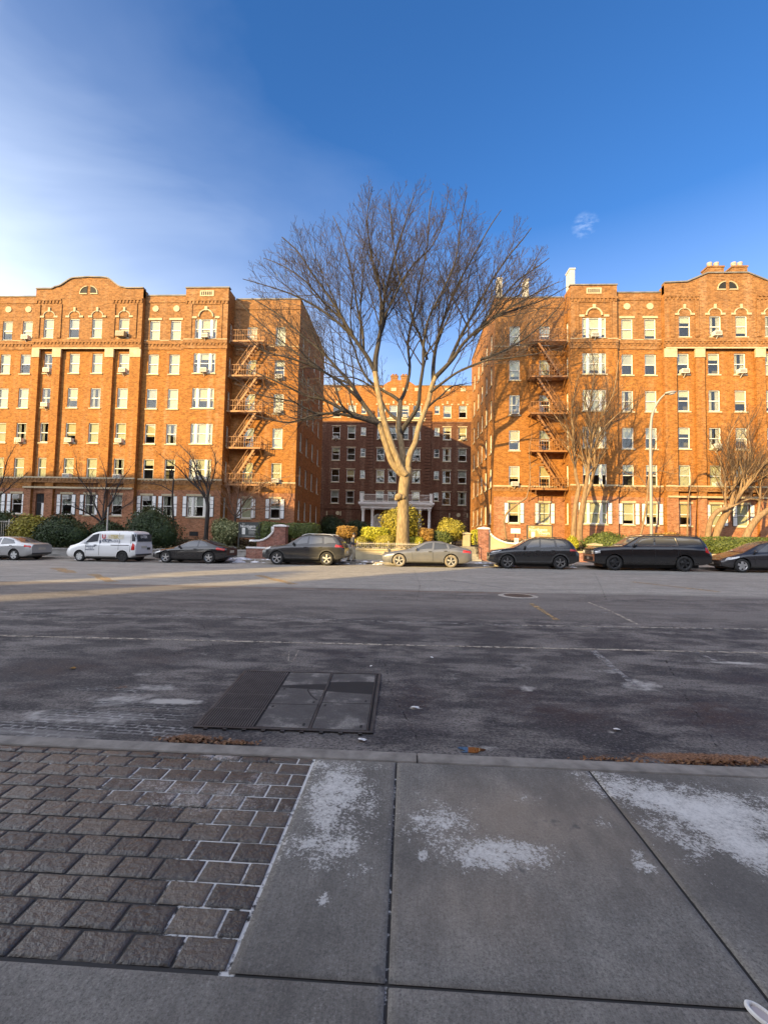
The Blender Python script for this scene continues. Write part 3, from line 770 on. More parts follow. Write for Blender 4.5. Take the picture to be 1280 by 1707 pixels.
for k, v in (('Color1', 0), ('Color2', 0), ('Mortar', 1)): bk.inputs[k].default_value = (v, v, v, 1)
bk.inputs['Scale'].default_value = 1; bk.inputs['Brick Width'].default_value = .1; bk.inputs['Row Height'].default_value = .052; bk.inputs['Mortar Size'].default_value = .014; bk.inputs['Mortar Smooth'].default_value = .6
tm = t.math('MULTIPLY', t.ramp(t.math('ADD', tread, t.math('MULTIPLY', t.math('ADD', t.noise(p, 5, 5), -.5), .8)), [(.3, 0.0), (.5, .95)]), t.n('ShaderNodeSeparateColor').outputs[0])
t.set(tm.node.inputs[1].links[0].from_node.inputs[0], bk.outputs['Color']); tm = t.math('MULTIPLY', tm, t.ramp(t.noise(p, 16, 6, .75), [(.38, .05), (.6, 1.0)])); tm = t.math('MULTIPLY', tm, t.ramp(t.noise(t.map(p, (.9, 7, 1)), 1.6, 5, .7), [(.4, .1), (.58, 1.0)]))
tmask = t.ramp(t.math('ADD', tread, t.math('MULTIPLY', t.math('ADD', t.noise(p, 5, 5), -.5), .8)), [(.3, 0.0), (.5, .6)])
c = t.mix(tmask, c, (.03, .029, .03)); c = t.mix(tm, c, (.42, .4, .37))
t.base(c, t.ramp(wm, [(0, .9), (.9, .6)]), 0, .3)
h = t.math('ADD', t.math('MULTIPLY', fine, .6), t.math('MULTIPLY', tm, .8)); t.bump(h, .5, .012)
M['asphalt'] = t.mat

xs = list(np.arange(-130, -9, 4.0))+list(np.arange(-9, 9.01, .07))+list(np.arange(12, 131, 4.0))
ys = list(np.arange(3.25, 9.5, .055))+list(np.arange(9.6, 31, .3))
WET = [(90, 1112, 150, 26, 1), (30, 1150, 60, 30, .8), (270, 1100, 90, 14, .8), (690, 1165, 62, 52, 1), (700, 1210, 60, 20, .7), (950, 1190, 110, 30, 1), (1190, 1195, 130, 42, 1), (860, 1160, 60, 22, .9),
       (1250, 1135, 60, 18, .7), (560, 1092, 70, 12, .7), (480, 1185, 200, 60, .45), (800, 1020, 240, 8, .5), (300, 1008, 300, 5, .5), (640, 1056, 500, 7, .45), (120, 1055, 200, 6, .5)]
SALT = [(200, 1168, 90, 24, .72), (150, 1200, 190, 24, .7), (290, 1170, 80, 9, .9), (60, 1222, 150, 9, .9), (250, 1145, 90, 10, .6), (330, 1090, 60, 8, .4), (240, 1125, 70, 12, .45), (880, 1148, 20, 8, .6), (1060, 1140, 60, 16, .6), (1210, 1104, 80, 4, .75), (1000, 1118, 60, 8, .5),
        (870, 1112, 40, 12, .5), (800, 1245, 60, 8, .55), (760, 1130, 40, 30, .42), (1020, 1220, 16, 5, .7), (690, 1181, 18, 3, .9), (605, 1180, 8, 3, .4)]
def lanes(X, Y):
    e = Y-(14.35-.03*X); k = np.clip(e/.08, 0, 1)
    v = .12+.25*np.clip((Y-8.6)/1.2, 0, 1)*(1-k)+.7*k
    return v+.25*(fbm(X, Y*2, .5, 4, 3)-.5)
def treads(X, Y):
    v = np.zeros_like(X)
    for px0, py0, px1, py1, w, k in ((0, 1212, 330, 1222, .17, 1), (100, 1190, 345, 1196, .13, .9), (180, 1172, 350, 1182, .1, .8), (150, 1148, 270, 1155, .09, .7)):
        a, b = onz(px0, py0), onz(px1, py1); yy = a.y+(b.y-a.y)*(X-a.x)/(b.x-a.x); inside = np.clip(np.minimum(X-a.x+.3, b.x-X)/.3, 0, 1)
        v = np.maximum(v, k*inside*np.clip(1.3-np.abs(Y-yy)/w, 0, 1))
    return v
RUST = [(315, 1230, 60, 9, 1.1), (390, 1236, 50, 6, .8), (1190, 1264, 150, 10, 1.1), (1010, 1262, 70, 6, .65), (130, 1190, 60, 8, .42), (200, 1146, 26, 8, .5)]
def rusty(X, Y): return np.maximum(blob(X, Y, RUST, 0, .3, 40), .52*np.exp(-((Y-(14.1-.03*X))/.35)**2)*(X < 4))
road = grid_obj('road', xs, ys, gz, [M['asphalt']], {'pale': lanes, 'wet': lambda X, Y: blob(X, Y, WET), 'salt': lambda X, Y: blob(X, Y, SALT, 0, .5, 60), 'rust': rusty, 'tread': treads})

q = MB(); q.poly([(-1500, -1500, -1.2), (1500, -1500, -1.2), (1500, 1500, -1.2), (-1500, 1500, -1.2)])
q.build('ground', plain('bare_ground', (.12, .11, .1), .95, 0, .3, .2), kind='structure')

# --- worn paint on the road, plus bounced sunlight painted as gold strokes
def worn(name, col, lo, hi):
    t = NT(name); n = t.noise(t.pos(), 9, 8, .75); t.base(col, .8)
    tr = t.n('ShaderNodeBsdfTransparent'); mx = t.n('ShaderNodeMixShader'); t.set(mx.inputs[0], t.ramp(n, [(lo, 1.0), (hi, 0.0)]))
    t.t.links.new(tr.outputs[0], mx.inputs[1]); t.t.links.new(t.b.outputs[0], mx.inputs[2]); t.t.links.new(mx.outputs[0], t.out.inputs[0]); return t.mat
M['line_white'] = worn('road_paint_white', (.42, .36, .28), .44, .6); M['line_faint'] = worn('road_paint_faint', (.3, .28, .26), .38, .6); M['gold_line_glint'] = worn('road_paint_glint', (.42, .27, .12), .4, .62)  # the gold one also carries window-reflected sunlight painted on the road
def stripe(pts, w, mat, lift=.005):
    P = [onz(x, y, 0) for x, y in pts]; q = MB(); R = []
    for a, b in zip(P, P[1:]):
        n = max(1, int((b-a).length/.5))
        R += [a.lerp(b, i/n) for i in range(n)]
    R.append(P[-1]); sd = []
    for i, p in enumerate(R):
        d = (R[min(i+1, len(R)-1)]-R[max(i-1, 0)]); nrm = Vector((-d.y, d.x, 0)).normalized(); ww = w/2*(1+.25*sin(i*1.7))
        sd.append([(p+nrm*s*ww) for s in (-1, 1)])
    for a, b in zip(sd, sd[1:]):
        q.poly([(v.x, v.y, gz(v.x, v.y)+lift) for v in (a[0], b[0], b[1], a[1])])
    return q.build('road_mark', mat, kind='structure')
stripe([(-300, 1052), (0, 1060), (640, 1075), (1280, 1089), (1500, 1094)], .075, M['line_white'])
stripe([(-300, 1017), (0, 1022), (300, 1027), (640, 1036), (900, 1044), (1280, 1050), (1500, 1055)], .07, M['line_faint'])
stripe([(870, 1043), (1280, 1049.5)], .05, M['line_white'], .009)
M['tar'] = worn('tar_seam', (.018, .018, .019), .34, .5)
for pts, w_ in ((((-100, 1083), (400, 1092), (900, 1104), (1400, 1120)), .03), (((640, 1100), (655, 1160), (700, 1240)), .018), (((1100, 1085), (1130, 1140), (1200, 1255)), .02), (((300, 1010), (340, 1045), (360, 1085)), .02), (((-50, 984), (640, 996), (1400, 1008)), .05), (((1010, 1000), (1000, 975), (990, 955)), .05), (((690, 950), (700, 975), (695, 1000)), .04)):
    stripe(pts, w_, M['tar'], .004)
stripe([(985, 1021), (1190, 1025)], .05, M['line_faint']); stripe([(140, 1005), (290, 1007)], .05, M['line_faint'])
for pts, w, m in ((((430, 959), (490, 974)), .3, 'gold_line_glint'), (((155, 957), (187, 970)), .35, 'gold_line_glint'), (((95, 947), (120, 955)), .5, 'gold_line_glint'), (((885, 1006), (928, 1034)), .12, 'gold_line_glint'), (((980, 1004), (1020, 1020), (1064, 1042)), .06, 'line_white'),  # first three gold strokes are patches of reflected sunlight put in as colour
                  (((738, 966), (845, 981)), .14, 'line_faint'), (((1052, 970), (1200, 987)), .2, 'gold_line_glint'), (((985, 1083), (1060, 1145)), .09, 'line_faint'), (((1160, 1088), (1192, 1102)), .06, 'line_faint'), (((545, 966), (660, 957), (720, 953)), .1, 'line_faint'),
                  (((482, 1086), (481, 1102), (486, 1104), (491, 1098), (498, 1084)), .012, 'line_white'), (((560, 930), (640, 942)), .2, 'line_faint')):
    stripe(pts, w, M[m])

# --- near pavement: concrete slabs, kerb, stamped pavers
def concrete(name, dark=1.0, seed=0):
    t = NT(name); p = t.coord('Object'); salt = t.attr('salt'); warm = t.attr('warm')
    mid = t.noise(t.map(p, (1, 1, 1), (seed, 0, 0)), 3.0, 8, .66); fine = t.noise(p, 95, 4, .85); brush = t.noise(t.map(p, (140, 5, 1), (0, 0, 0), (0, 0, .05)), 1.0, 3, .6)
    a, b = tuple(x*dark for x in (.17, .156, .132)), tuple(x*dark for x in (.31, .285, .24))
    c = t.ramp(mid, [(.3, a), (.7, b)]); c = t.mix(t.ramp(fine, [(.36, .7), (.5, 0.0)]), c, (.07, .066, .06)); c = t.mix(t.ramp(fine, [(.55, 0.0), (.68, .55)]), c, (.46, .44, .4))
    c = t.mix(t.ramp(brush, [(.4, 0.0), (.7, .22)]), c, (.07, .07, .07)); c = t.mix(warm, c, (.4, .31, .22))
    st = t.noise(t.map(p, (1, .5, 1)), .9, 9, .7); c = t.mix(t.ramp(st, [(.44, .55), (.56, 0.0)]), c, (.1, .092, .08))
    sp = t.ramp(t.noise(p, 6.0, 3, .6), [(.68, 0.0), (.74, .6)]); c = t.mix(sp, c, (.08, .08, .08))
    g = t.math('ADD', t.math('MULTIPLY', t.math('ADD', t.noise(p, 8, 10, .8), -.5), 1.7), t.math('MULTIPLY', t.math('ADD', t.noise(p, 60, 4, .85), -.5), 1.5))
    c = t.mix(t.ramp(t.math('ADD', salt, g), [(.5, 0.0), (.6, .5), (1.0, .85)]), c, (.8, .77, .7))
    t.base(c, .8, 0, .3); t.bump(t.math('ADD', fine, t.math('MULTIPLY', brush, .7)), .35, .004); return t.mat
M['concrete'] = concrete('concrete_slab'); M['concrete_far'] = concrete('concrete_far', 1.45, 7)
M['kerb'] = plain('kerb_stone', (.26, .235, .2), .8, 0, .3, 8, .3, .3)
SW = .12
CS = [(560, 1320, 40, 55, .9), (535, 1400, 75, 40, .75), (605, 1350, 30, 60, .6), (555, 1275, 60, 10, .7), (590, 1450, 26, 22, .6), (540, 1498, 9, 9, 1.0), (720, 1372, 46, 40, .7), (765, 1350, 30, 26, .45), (820, 1420, 70, 24, 1.0), (870, 1432, 26, 18, .8), (705, 1428, 8, 10, .9),
      (1000, 1375, 30, 10, .55), (1070, 1446, 14, 10, .9), (1060, 1424, 8, 5, .9), (880, 1330, 30, 12, .5), (500, 1478, 8, 4, .9), (1180, 1345, 120, 30, 1.15, -.25), (1240, 1395, 80, 40, 1.15, -.3), (1130, 1400, 60, 40, .75, -.3), (1100, 1310, 60, 12, .7), (1260, 1330, 60, 30, .6)]
WM = [(900, 1370, 220, 90, .45), (800, 1500, 160, 80, .25)]
slabs = [(-.592, -.046, 1.652, 3.19), (-.034, 1.236, 1.652, 3.19), (1.248, 2.6, 1.652, 3.19), (2.61, 4.2, 1.652, 3.19), (4.21, 60, 1.652, 3.19),
         (-1.43, -.046, .2, 1.64), (-.034, 1.236, .2, 1.64), (1.248, 2.6, .2, 1.64), (-3.0, -1.44, .2, 1.64), (2.61, 60, .2, 1.64), (-60, -3.01, .2, 1.64), (-60, 60, -4.3, .19)]
for x0, x1, y0, y1 in slabs:
    fx = .028 if x1-x0 < 3 and y1 > 1 else 2.0; n = max(2, int((x1-x0)/fx)); m = max(2, int((y1-y0)/(fx if fx < 1 else .5)))
    e = .006
    X_ = [x0, x0+e]+list(np.linspace(x0+e, x1-e, n)[1:-1])+[x1-e, x1]; Y_ = [y0, y0+e]+list(np.linspace(y0+e, y1-e, m)[1:-1])+[y1-e, y1]
    zf = lambda x, y: SW-(.005 if x in (x0, x1) or y in (y0, y1) else 0)
    grid_obj('sidewalk', X_, Y_, zf, [M['concrete']], {'salt': lambda X, Y: blob(X, Y, [(a_, b_, c_*1.85, d_*1.75, e_*.78, *f_) for a_, b_, c_, d_, e_, *f_ in CS], SW, .6, 70), 'warm': lambda X, Y: blob(X, Y, WM, SW, .3, 90)})
# bed below the joints: salt has caught in some of them
t = NT('joint_fill'); n = t.noise(t.pos(), 30, 5, .7); sa = t.attr('salt')
t.base(t.ramp(t.math('ADD', sa, t.math('MULTIPLY', t.math('ADD', n, -.5), 2.0)), [(.45, (.04, .037, .034)), (.7, (.7, .68, .63))]), .9); M['joint'] = t.mat
def jsalt(X, Y):
    v = blob(X, Y, [(430, 1370, 120, 140, 1.15), (300, 1300, 220, 60, .9), (480, 1300, 60, 60, 1.3), (350, 1540, 90, 60, .95), (150, 1270, 160, 30, .5)], SW, .3, 33)
    v = np.maximum(v, .7*(np.abs(X+.598) < .03)); v = np.maximum(v, .62*(np.abs(X+.04) < .02)*(fbm(X, Y, 5, 3, 8)+.4)); return v
grid_obj('joint_bed', list(np.arange(-6.6, 4.3, .035)), list(np.arange(.15, 3.25, .035)), lambda x, y: SW-.0085, [M['joint']], {'salt': jsalt})
q = MB()
n = 0
x = -60.0
rr = random.Random(3)
while x < 60:
    L = rr.uniform(2.6, 3.4); q.mesh([(x+.004, 3.195, -.05), (x+L-.004, 3.195, -.05), (x+.004, 3.195, SW-.004), (x+L-.004, 3.195, SW-.004), (x+.006, 3.203, SW+.003), (x+L-.006, 3.203, SW+.003), (x+.006, 3.325, SW+.003), (x+L-.006, 3.325, SW+.003), (x+.004, 3.341, SW-.015), (x+L-.004, 3.341, SW-.015), (x+.004, 3.345, -.2), (x+L-.004, 3.345, -.2)],
        [(0, 1, 3, 2), (2, 3, 5, 4), (4, 5, 7, 6), (6, 7, 9, 8), (8, 9, 11, 10)]); x += L
q.build('kerb', M['kerb'], kind='structure')
# pavers: rows of stamped setts with a pillowed, hammered top
t = NT('paver'); p = t.coord('Object'); rn = t.n('ShaderNodeNewGeometry').outputs['Random Per Island']; sa = t.attr('salt')
c = t.ramp(t.math('ADD', t.math('MULTIPLY', rn, .6), t.math('MULTIPLY', t.noise(p, 14, 6, .7), .5)), [(.25, (.06, .053, .045)), (.55, (.1, .086, .07)), (.85, (.155, .13, .1))])
g = t.math('ADD', t.math('MULTIPLY', t.math('ADD', t.noise(p, 14, 9, .8), -.5), 1.6), t.math('MULTIPLY', t.math('ADD', t.noise(p, 70, 4, .85), -.5), 1.6))
c = t.mix(t.ramp(t.math('ADD', sa, g), [(.5, 0.0), (.95, .75)]), c, (.6, .57, .52)); t.base(c, .24, 0, .6); t.bump(t.noise(p, 34, 5, .62), .8, .02); M['paver'] = t.mat
def pavers():
    V, F = [], []; rr = random.Random(5); us = [0, .025, .06, .2, .35, .5, .65, .8, .94, .975, 1]; vs = [0, .04, .1, .3, .5, .7, .9, .96, 1]; nx, ny = len(us), len(vs); rng = np.random.RandomState(2)
    row = 0; y = 1.655; step = .1327
    while y < 3.17:
        x1 = -.604; first = True
        while x1 > -6.6:
            w = (.1 if (row % 2 and first) else .2)+rr.uniform(-.006, .006); first = False
            x0 = x1-w; xa, xb, ya, yb = x0+.005, x1-.005, y+.005, min(y+step-.005, 3.187); b = len(V)
            tx, ty, dz = rr.uniform(-.012, .012), rr.uniform(-.012, .012), rr.uniform(-.0015, .0015)
            for j in range(ny):
                for i in range(nx):
                    u, v = us[i], vs[j]; X_, Y_ = xa+(xb-xa)*u, ya+(yb-ya)*v
                    edge = min(u*(xb-xa), (1-u)*(xb-xa), v*(yb-ya), (1-v)*(yb-ya))
                    z = SW+dz+tx*(X_-(xa+xb)/2)+ty*(Y_-(ya+yb)/2) - .007*max(0, 1-edge/.011)**2 if edge < .011 else SW+dz+tx*(X_-(xa+xb)/2)+ty*(Y_-(ya+yb)/2)+rng.uniform(-.0016, .0016)
                    V.append((X_, Y_, z))
            for j in range(ny-1):
                for i in range(nx-1): k = b+j*nx+i; F.append((k, k+1, k+1+nx, k+nx))
            x1 = x0
        y += step; row += 1
    me = bpy.data.meshes.new('paver_strip'); me.from_pydata(V, [], F); me.materials.append(M['paver'])
    A = np.array(V); a = me.attributes.new('salt', 'FLOAT', 'POINT')
    a.data.foreach_set('value', blob(A[:, 0], A[:, 1], [(330, 1330, 190, 40, .62), (360, 1260, 60, 10, .9), (430, 1310, 90, 50, .55), (480, 1350, 60, 40, .5), (250, 1310, 100, 25, .55), (60, 1300, 60, 16, .4)], SW, .5, 50).astype(np.float32))
    me.polygons.foreach_set('use_smooth', [True]*len(F)); me.update()
    o = bpy.data.objects.new('paver_strip', me); COL.objects.link(o); o['kind'] = 'structure'
pavers()
q = MB(); q.poly([(-60, 1.652, SW-.002), (-6.62, 1.652, SW-.002), (-6.62, 3.187, SW-.002), (-60, 3.187, SW-.002)]); q.build('paver_strip', M['paver'], kind='structure')

# --- far pavement, kerb and the raised yard
xs = list(np.arange(-60, 60.1, 1.0)); q = MB(); WY = 30.2
zero = lambda X, Y: X*0
ny = 8
far = MB(); kb = MB(); kx = list(np.arange(-60, 60.1, 3.0))
for a, b in zip(kx, kx[1:]):
    ya, yb = ycurb(a), ycurb(b); za, zb = gz(a, 27), gz(b, 27)
    A = [(ya, -.1), (ya, .115), (ya+.02, .13), (ya+.16, .13)]; Bq = [(yb, -.1), (yb, .115), (yb+.02, .13), (yb+.16, .13)]
    for (y1, z1), (y2, z2), (y3, z3), (y4, z4) in zip(A, A[1:], Bq, Bq[1:]):
        kb.poly([(a+.005, y1, za+z1), (b-.005, y3, zb+z3), (b-.005, y4, zb+z4), (a+.005, y2, za+z2)])
    far.poly([(a+.006, ya+.165, za+.128), (b-.006, yb+.165, zb+.128), (b-.006, WY-1.2, zb+.13), (a+.006, WY-1.2, za+.13)]); far.poly([(a+.006, WY-1.19, za+.13), (b-.006, WY-1.19, zb+.13), (b-.006, WY+.6, zb+.135), (a+.006, WY+.6, za+.135)])
kb.build('kerb', M['kerb'], kind='structure'); far.build('sidewalk', M['concrete_far'], kind='structure')
def yz(x, y):
    base = .56+.012*max(min(x, 12), -28) if x < -8 else (.72 if x < 6 else .8)
    k = smooth(WY, 36.5, y); z = base+(.75 if x < -8 or x > 6 else .45)*k
    return z+.35*smooth(38, 50, y)
grid_obj('yard_soil', list(np.arange(-60, 60.1, .8)), [WY+.12, WY+.6]+list(np.arange(31.2, 64, .8)), lambda x, y: (yz(x, y) if not (-8.1 < x < -3.4 or 3.1 < x < 5.0) or y > 32 else -.3), [plain('soil', (.07, .055, .035), .95, 0, .4, 3, .2, .4)], {'salt': zero})
for a, b, lb in ((-8.0, -3.4, 'shaded concrete steps behind the grey SUV'), (3.15, 4.9, 'sunlit concrete steps between the tree planter and the right brick pier')):
    q = MB(); n = 6
    for k in range(n): q.box(a, b, WY-.3+.36*k, WY-.3+.36*(k+1) if k < n-1 else 36, -.2, .13+.155*(k+1))
    tag(q.build('entrance_steps', M['concrete_far']), lb, 'steps', 'entrance steps')
# ================================================================== WALLS, PIERS, FENCES
def retaining(name, x0, x1, y, zt, mat, capm, label, cat='wall', ledge=False, th=.3, cap=.1):
    root = empty(name, ((x0+x1)/2, y, 0)); off = Vector(((x0+x1)/2, y, 0)); n = max(1, int((x1-x0)/3)); q, c = MB(), MB()
    for i in range(n):
        a, b = x0+(x1-x0)*i/n, x0+(x1-x0)*(i+1)/n; z = zt((a+b)/2) if callable(zt) else zt; g = .0
        q.box(a, b-g, y, y+th, -.8, z-cap); c.box(a+.001, b-.004, y-.05, y+th+.05, z-cap, z)
        if ledge: q.box(a, b-.01, y-.3, y, -.8, z-.38)
    for mb, nm, mt in ((q, 'wall_face', mat), (c, 'cap', capm)):
        o = mb.build(nm, mt, root); o.location = -off
    return tag(root, label, cat)
M['concrete_wall'] = plain('concrete_wall', (.3, .285, .26), .85, 0, .3, 1.3, .25, .3)
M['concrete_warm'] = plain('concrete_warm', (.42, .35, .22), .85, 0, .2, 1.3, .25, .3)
retaining('retaining_wall', -60, -10.65, WY, lambda x: .56+.012*max(x, -28)+.16, M['concrete_wall'], M['concrete_wall'], 'low grey concrete retaining wall below the dark bushes on the left', ledge=True)
retaining('retaining_wall', -10.55, -8.95, WY-.4, .8, M['brick_wall'], M['white'], 'short brick wall with a white cap beside the left brick pier')
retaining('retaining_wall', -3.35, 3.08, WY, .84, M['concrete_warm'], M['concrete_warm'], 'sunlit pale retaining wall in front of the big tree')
retaining('retaining_wall', 5.5, 10.9, WY, .95, M['brick_wall'], M['stone'], 'brick retaining wall behind the black crossover')
retaining('retaining_wall', 11.0, 60, WY, .95, M['brick_wall'], M['stone'], 'long brick retaining wall under the clipped hedge on the right')
def pier(x, y, w, z0, z1, label, mat='brick_wall', cap='white'):
    r = empty('brick_pier', (x, y, z0)); q = MB(); q.box(-w/2, w/2, -w/2, w/2, 0, z1-z0-.12); q.build('shaft', M[mat], r)
    q = MB(); q.box(-w/2-.06, w/2+.06, -w/2-.06, w/2+.06, z1-z0-.12, z1-z0-.03)
    b = len(q.v); q.mesh([(-w/2-.06, -w/2-.06, z1-z0-.03), (w/2+.06, -w/2-.06, z1-z0-.03), (w/2+.06, w/2+.06, z1-z0-.03), (-w/2-.06, w/2+.06, z1-z0-.03), (0, 0, z1-z0+.05)], [(0, 1, 4), (1, 2, 4), (2, 3, 4), (3, 0, 4)]); q.build('cap', M[cap], r)
    tag(r, label, 'pier', 'brick piers at the court entrance')
pier(-8.45, WY+.35, .76, 0, 2.3, 'grey brick pier with white cap behind the grey SUV')
pier(5.1, WY+.35, .62, 0, 2.38, 'sunlit brick pier with white cap at the right steps')
pier(4.35, 33.4, .5, .6, 2.05, 'low pier at the top of the sunlit steps', 'concrete_warm', 'stone')
pier(-6.2, 34.2, .7, .6, 1.75, 'low pier in the shade beside the clipped box hedge', 'brick_wall', 'stone')
pier(12.2, WY+.1, .62, 0, 1.45, 'short brick pier in front of the big SUV bonnet', 'brick_wall', 'stone')
def swoop(x0, z0, x1, z1, label):
    r = empty('curved_wing_wall', (x0, WY+.3, 0)); n = 14; prof = []
    for i in range(n+1):
        f = i/n; prof.append((x0+(x1-x0)*f, z0+(z1-z0)*(1-sqrt(max(0, 1-f*f)))*.75+(z1-z0)*.25*f*f))
    q = MB(); q.prism([(x0, 0)]+prof+[(x1, 0)], WY+.2, WY+.45)
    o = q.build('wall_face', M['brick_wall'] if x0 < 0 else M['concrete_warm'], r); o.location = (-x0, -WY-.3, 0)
    q = MB()
    for a, b in zip(prof, prof[1:]): q.bar((a[0], WY+.32, a[1]+.05), (b[0], WY+.32, b[1]+.05), .36, .12)
    q.box(min(x0, x0-.5*(1 if x1 > x0 else -1)), max(x0, x0-.5*(1 if x1 > x0 else -1)), WY+.14, WY+.5, z0-.02, z0+.11)
    o = q.build('cap', M['white'], r, True); o.location = (-x0, -WY-.3, 0)
    tag(r, label, 'wing wall', 'curved wing walls at the court entrance')
swoop(-10.05, 1.15, -8.84, 2.15, 'curved brick wing wall with a white cap climbing to the left pier')
swoop(7.1, 1.3, 5.42, 2.2, 'curved sunlit wing wall with a white cap climbing to the right pier')
# iron picket fence on the planter, lattice fence far left, handrails
def pickets(x0, x1, y, z0, h, step, mat, label, name='picket_fence'):
    r = empty(name, ((x0+x1)/2, y, z0)); w = (x1-x0)/2; q = MB(); n = int((x1-x0)/step)
    for z in (.08, h-.1): q.bar((-w, 0, z), (w, 0, z), .03)
    for i in range(n+1): xx = -w+2*w*i/n; q.bar((xx, 0, 0), (xx, 0, h), .022)
    q.build('pickets', mat, r); p = MB(); m = max(2, int((x1-x0)/2))
    for i in range(m+1): xx = -w+2*w*i/m; p.bar((xx, .03, -.1), (xx, .03, h+.08), .05); 
    p.build('posts', mat, r); return tag(r, label, 'fence')
M['fence_paint'] = plain('fence_paint', (.5, .46, .4), .5, 0, .15, 6)
pickets(-3.3, 3.0, WY+.7, .8, .46, .13, M['fence_paint'], 'low pale picket fence on the planter around the big tree')
pickets(-31.5, -24.6, 32.2, .8, 1.5, .16, M['fence_paint'], 'grey iron fence at the far left beside the bushes')
def handrail(x, lb):
    r = empty('handrail', (x, WY, .1)); q = MB(); a, b = Vector((0, -.2, .95)), Vector((0, 1.7, 1.85))
    q.tube([a, b], .025, 6); q.tube([a-Vector((0, 0, .4)), b-Vector((0, 0, .4))], .018, 6)
    for f in (0, .25, .5, .75, 1): p = a.lerp(b, f); q.tube([p, (p.x, p.y, p.z-.95)], .02, 6)
    q.build('rail', M['black_iron'], r); tag(r, lb, 'handrail', 'handrails at the court steps')
handrail(4.72, 'black iron handrail beside the sunlit right steps')

# ================================================================== TREES
def perp_rot(d, ang, az):
    d = d.normalized(); a = d.orthogonal().normalized(); b = d.cross(a); return (d*cos(ang)+(a*cos(az)+b*sin(az))*sin(ang)).normalized()
def smoothline(pts, n=5):
    pts = [Vector(p) for p in pts]; out = []
    for i in range(len(pts)-1):
        p0, p1, p2, p3 = pts[max(i-1, 0)], pts[i], pts[i+1], pts[min(i+2, len(pts)-1)]
        for k in range(n):
            t = k/n; out.append(.5*((2*p1)+(p2-p0)*t+(2*p0-5*p1+4*p2-p3)*t*t+(3*p1-p0-3*p2+p3)*t**3))
    return out+[pts[-1]]
class Tree:
    def __init__(s, seed, hub, env=None, up=.06, wig=.16, minr=.006, ratio=(.42, .62), step=(.55, .34, .2), lens=(.5, .5, .5), depth=3, ang=(28, 55), radial=.35):
        s.r = random.Random(seed); s.hub = Vector(hub); s.env = env; s.up = up; s.wig = wig; s.minr = minr; s.ratio = ratio; s.step = step; s.depth = depth; s.ang = ang; s.radial = radial
        s.trunk, s.limb, s.twig = MB(), MB(), MB(); s.count = 0; s.lens = lens
    def ok(s, p): return s.env is None or s.env(p)
    def branch(s, p, d, L, r, lev):
        rr = s.r; n = max(3, int(L/(.45 if lev < 2 else .28))); n = min(n, 9); pts, rad = [p], [r]; d = d.normalized(); q = p.copy(); st = L/n
        for i in range(n):
            out = (q-s.hub); out = out.normalized() if out.length > .1 else Vector((0, 0, 1))
            d = (d+Vector((rr.gauss(0, s.wig), rr.gauss(0, s.wig), rr.gauss(0, s.wig)*.8+s.up))+out*s.radial*.12).normalized()
            q = q+d*st
            if not s.ok(q): break
            pts.append(q.copy()); rad.append(max(s.minr, r*(1-.72*(i+1)/n)))
        if len(pts) < 2: return
        s.count += 1
        (s.limb if r > .035 else s.twig).tube(pts, rad, 5 if r > .05 else 3, 0, False)
        if lev < s.depth: s.side(pts, rad, lev, L, .22)
    def side(s, pts, rad, lev, L, f0, dens=1.0):
        rr = s.r; tot = sum((b-a).length for a, b in zip(pts, pts[1:])); st = s.step[min(lev, len(s.step)-1)]/dens; x = tot*f0+rr.uniform(0, st); az = rr.uniform(0, 6.28)
        while x < tot*.99:
            acc = 0
            for i, (a, b) in enumerate(zip(pts, pts[1:])):
                l = (b-a).length
                if acc+l >= x: break
                acc += l
            t = (x-acc)/max(l, 1e-6); p = a.lerp(b, min(1, t)); d = (b-a); az += 2.4+rr.uniform(-.6, .6)
            nd = perp_rot(d, radians(rr.uniform(*s.ang)), az); out = (p-s.hub).normalized()
            nd = (nd+out*s.radial+Vector((0, 0, .12))).normalized(); rem = 1-x/tot
            cl = L*s.lens[min(lev, len(s.lens)-1)]*(.35+.75*rem)*rr.uniform(.65, 1.2)
            cr = max(s.minr, (rad[i]*(1-t)+rad[min(i+1, len(rad)-1)]*t)*rr.uniform(*s.ratio))
            if cl > .12: s.branch(p, nd, cl, cr, lev+1)
            x += st*rr.uniform(.7, 1.35)
    def guide(s, pts, r0, r1, n=8, mesh='limb', side=True, f0=.25, L=None, dens=1.0, sub=5, lev=0):
        P = smoothline(pts, sub); rad = [r0+(r1-r0)*(i/(len(P)-1))**.8 for i in range(len(P))]
        getattr(s, mesh).tube(P, rad, n, 0, False); tot = sum((b-a).length for a, b in zip(P, P[1:]))
        if side: s.side(P, rad, lev, L or tot*.8, f0, dens); s.branch(P[-1], P[-1]-P[-2], (L or tot)*.4, r1, min(lev+1, s.depth))
    def finish(s, loc, label, mats, name='bare_tree', group=None):
        r = empty(name, loc); off = Vector(loc)
        for mb, nm, mt in ((s.trunk, 'trunk', mats[0]), (s.limb, 'limbs', mats[1]), (s.twig, 'crown', mats[2])):
            if mb.f: o = mb.build(nm, mt, r, True); o.location = -off
        return tag(r, label, 'tree', group)

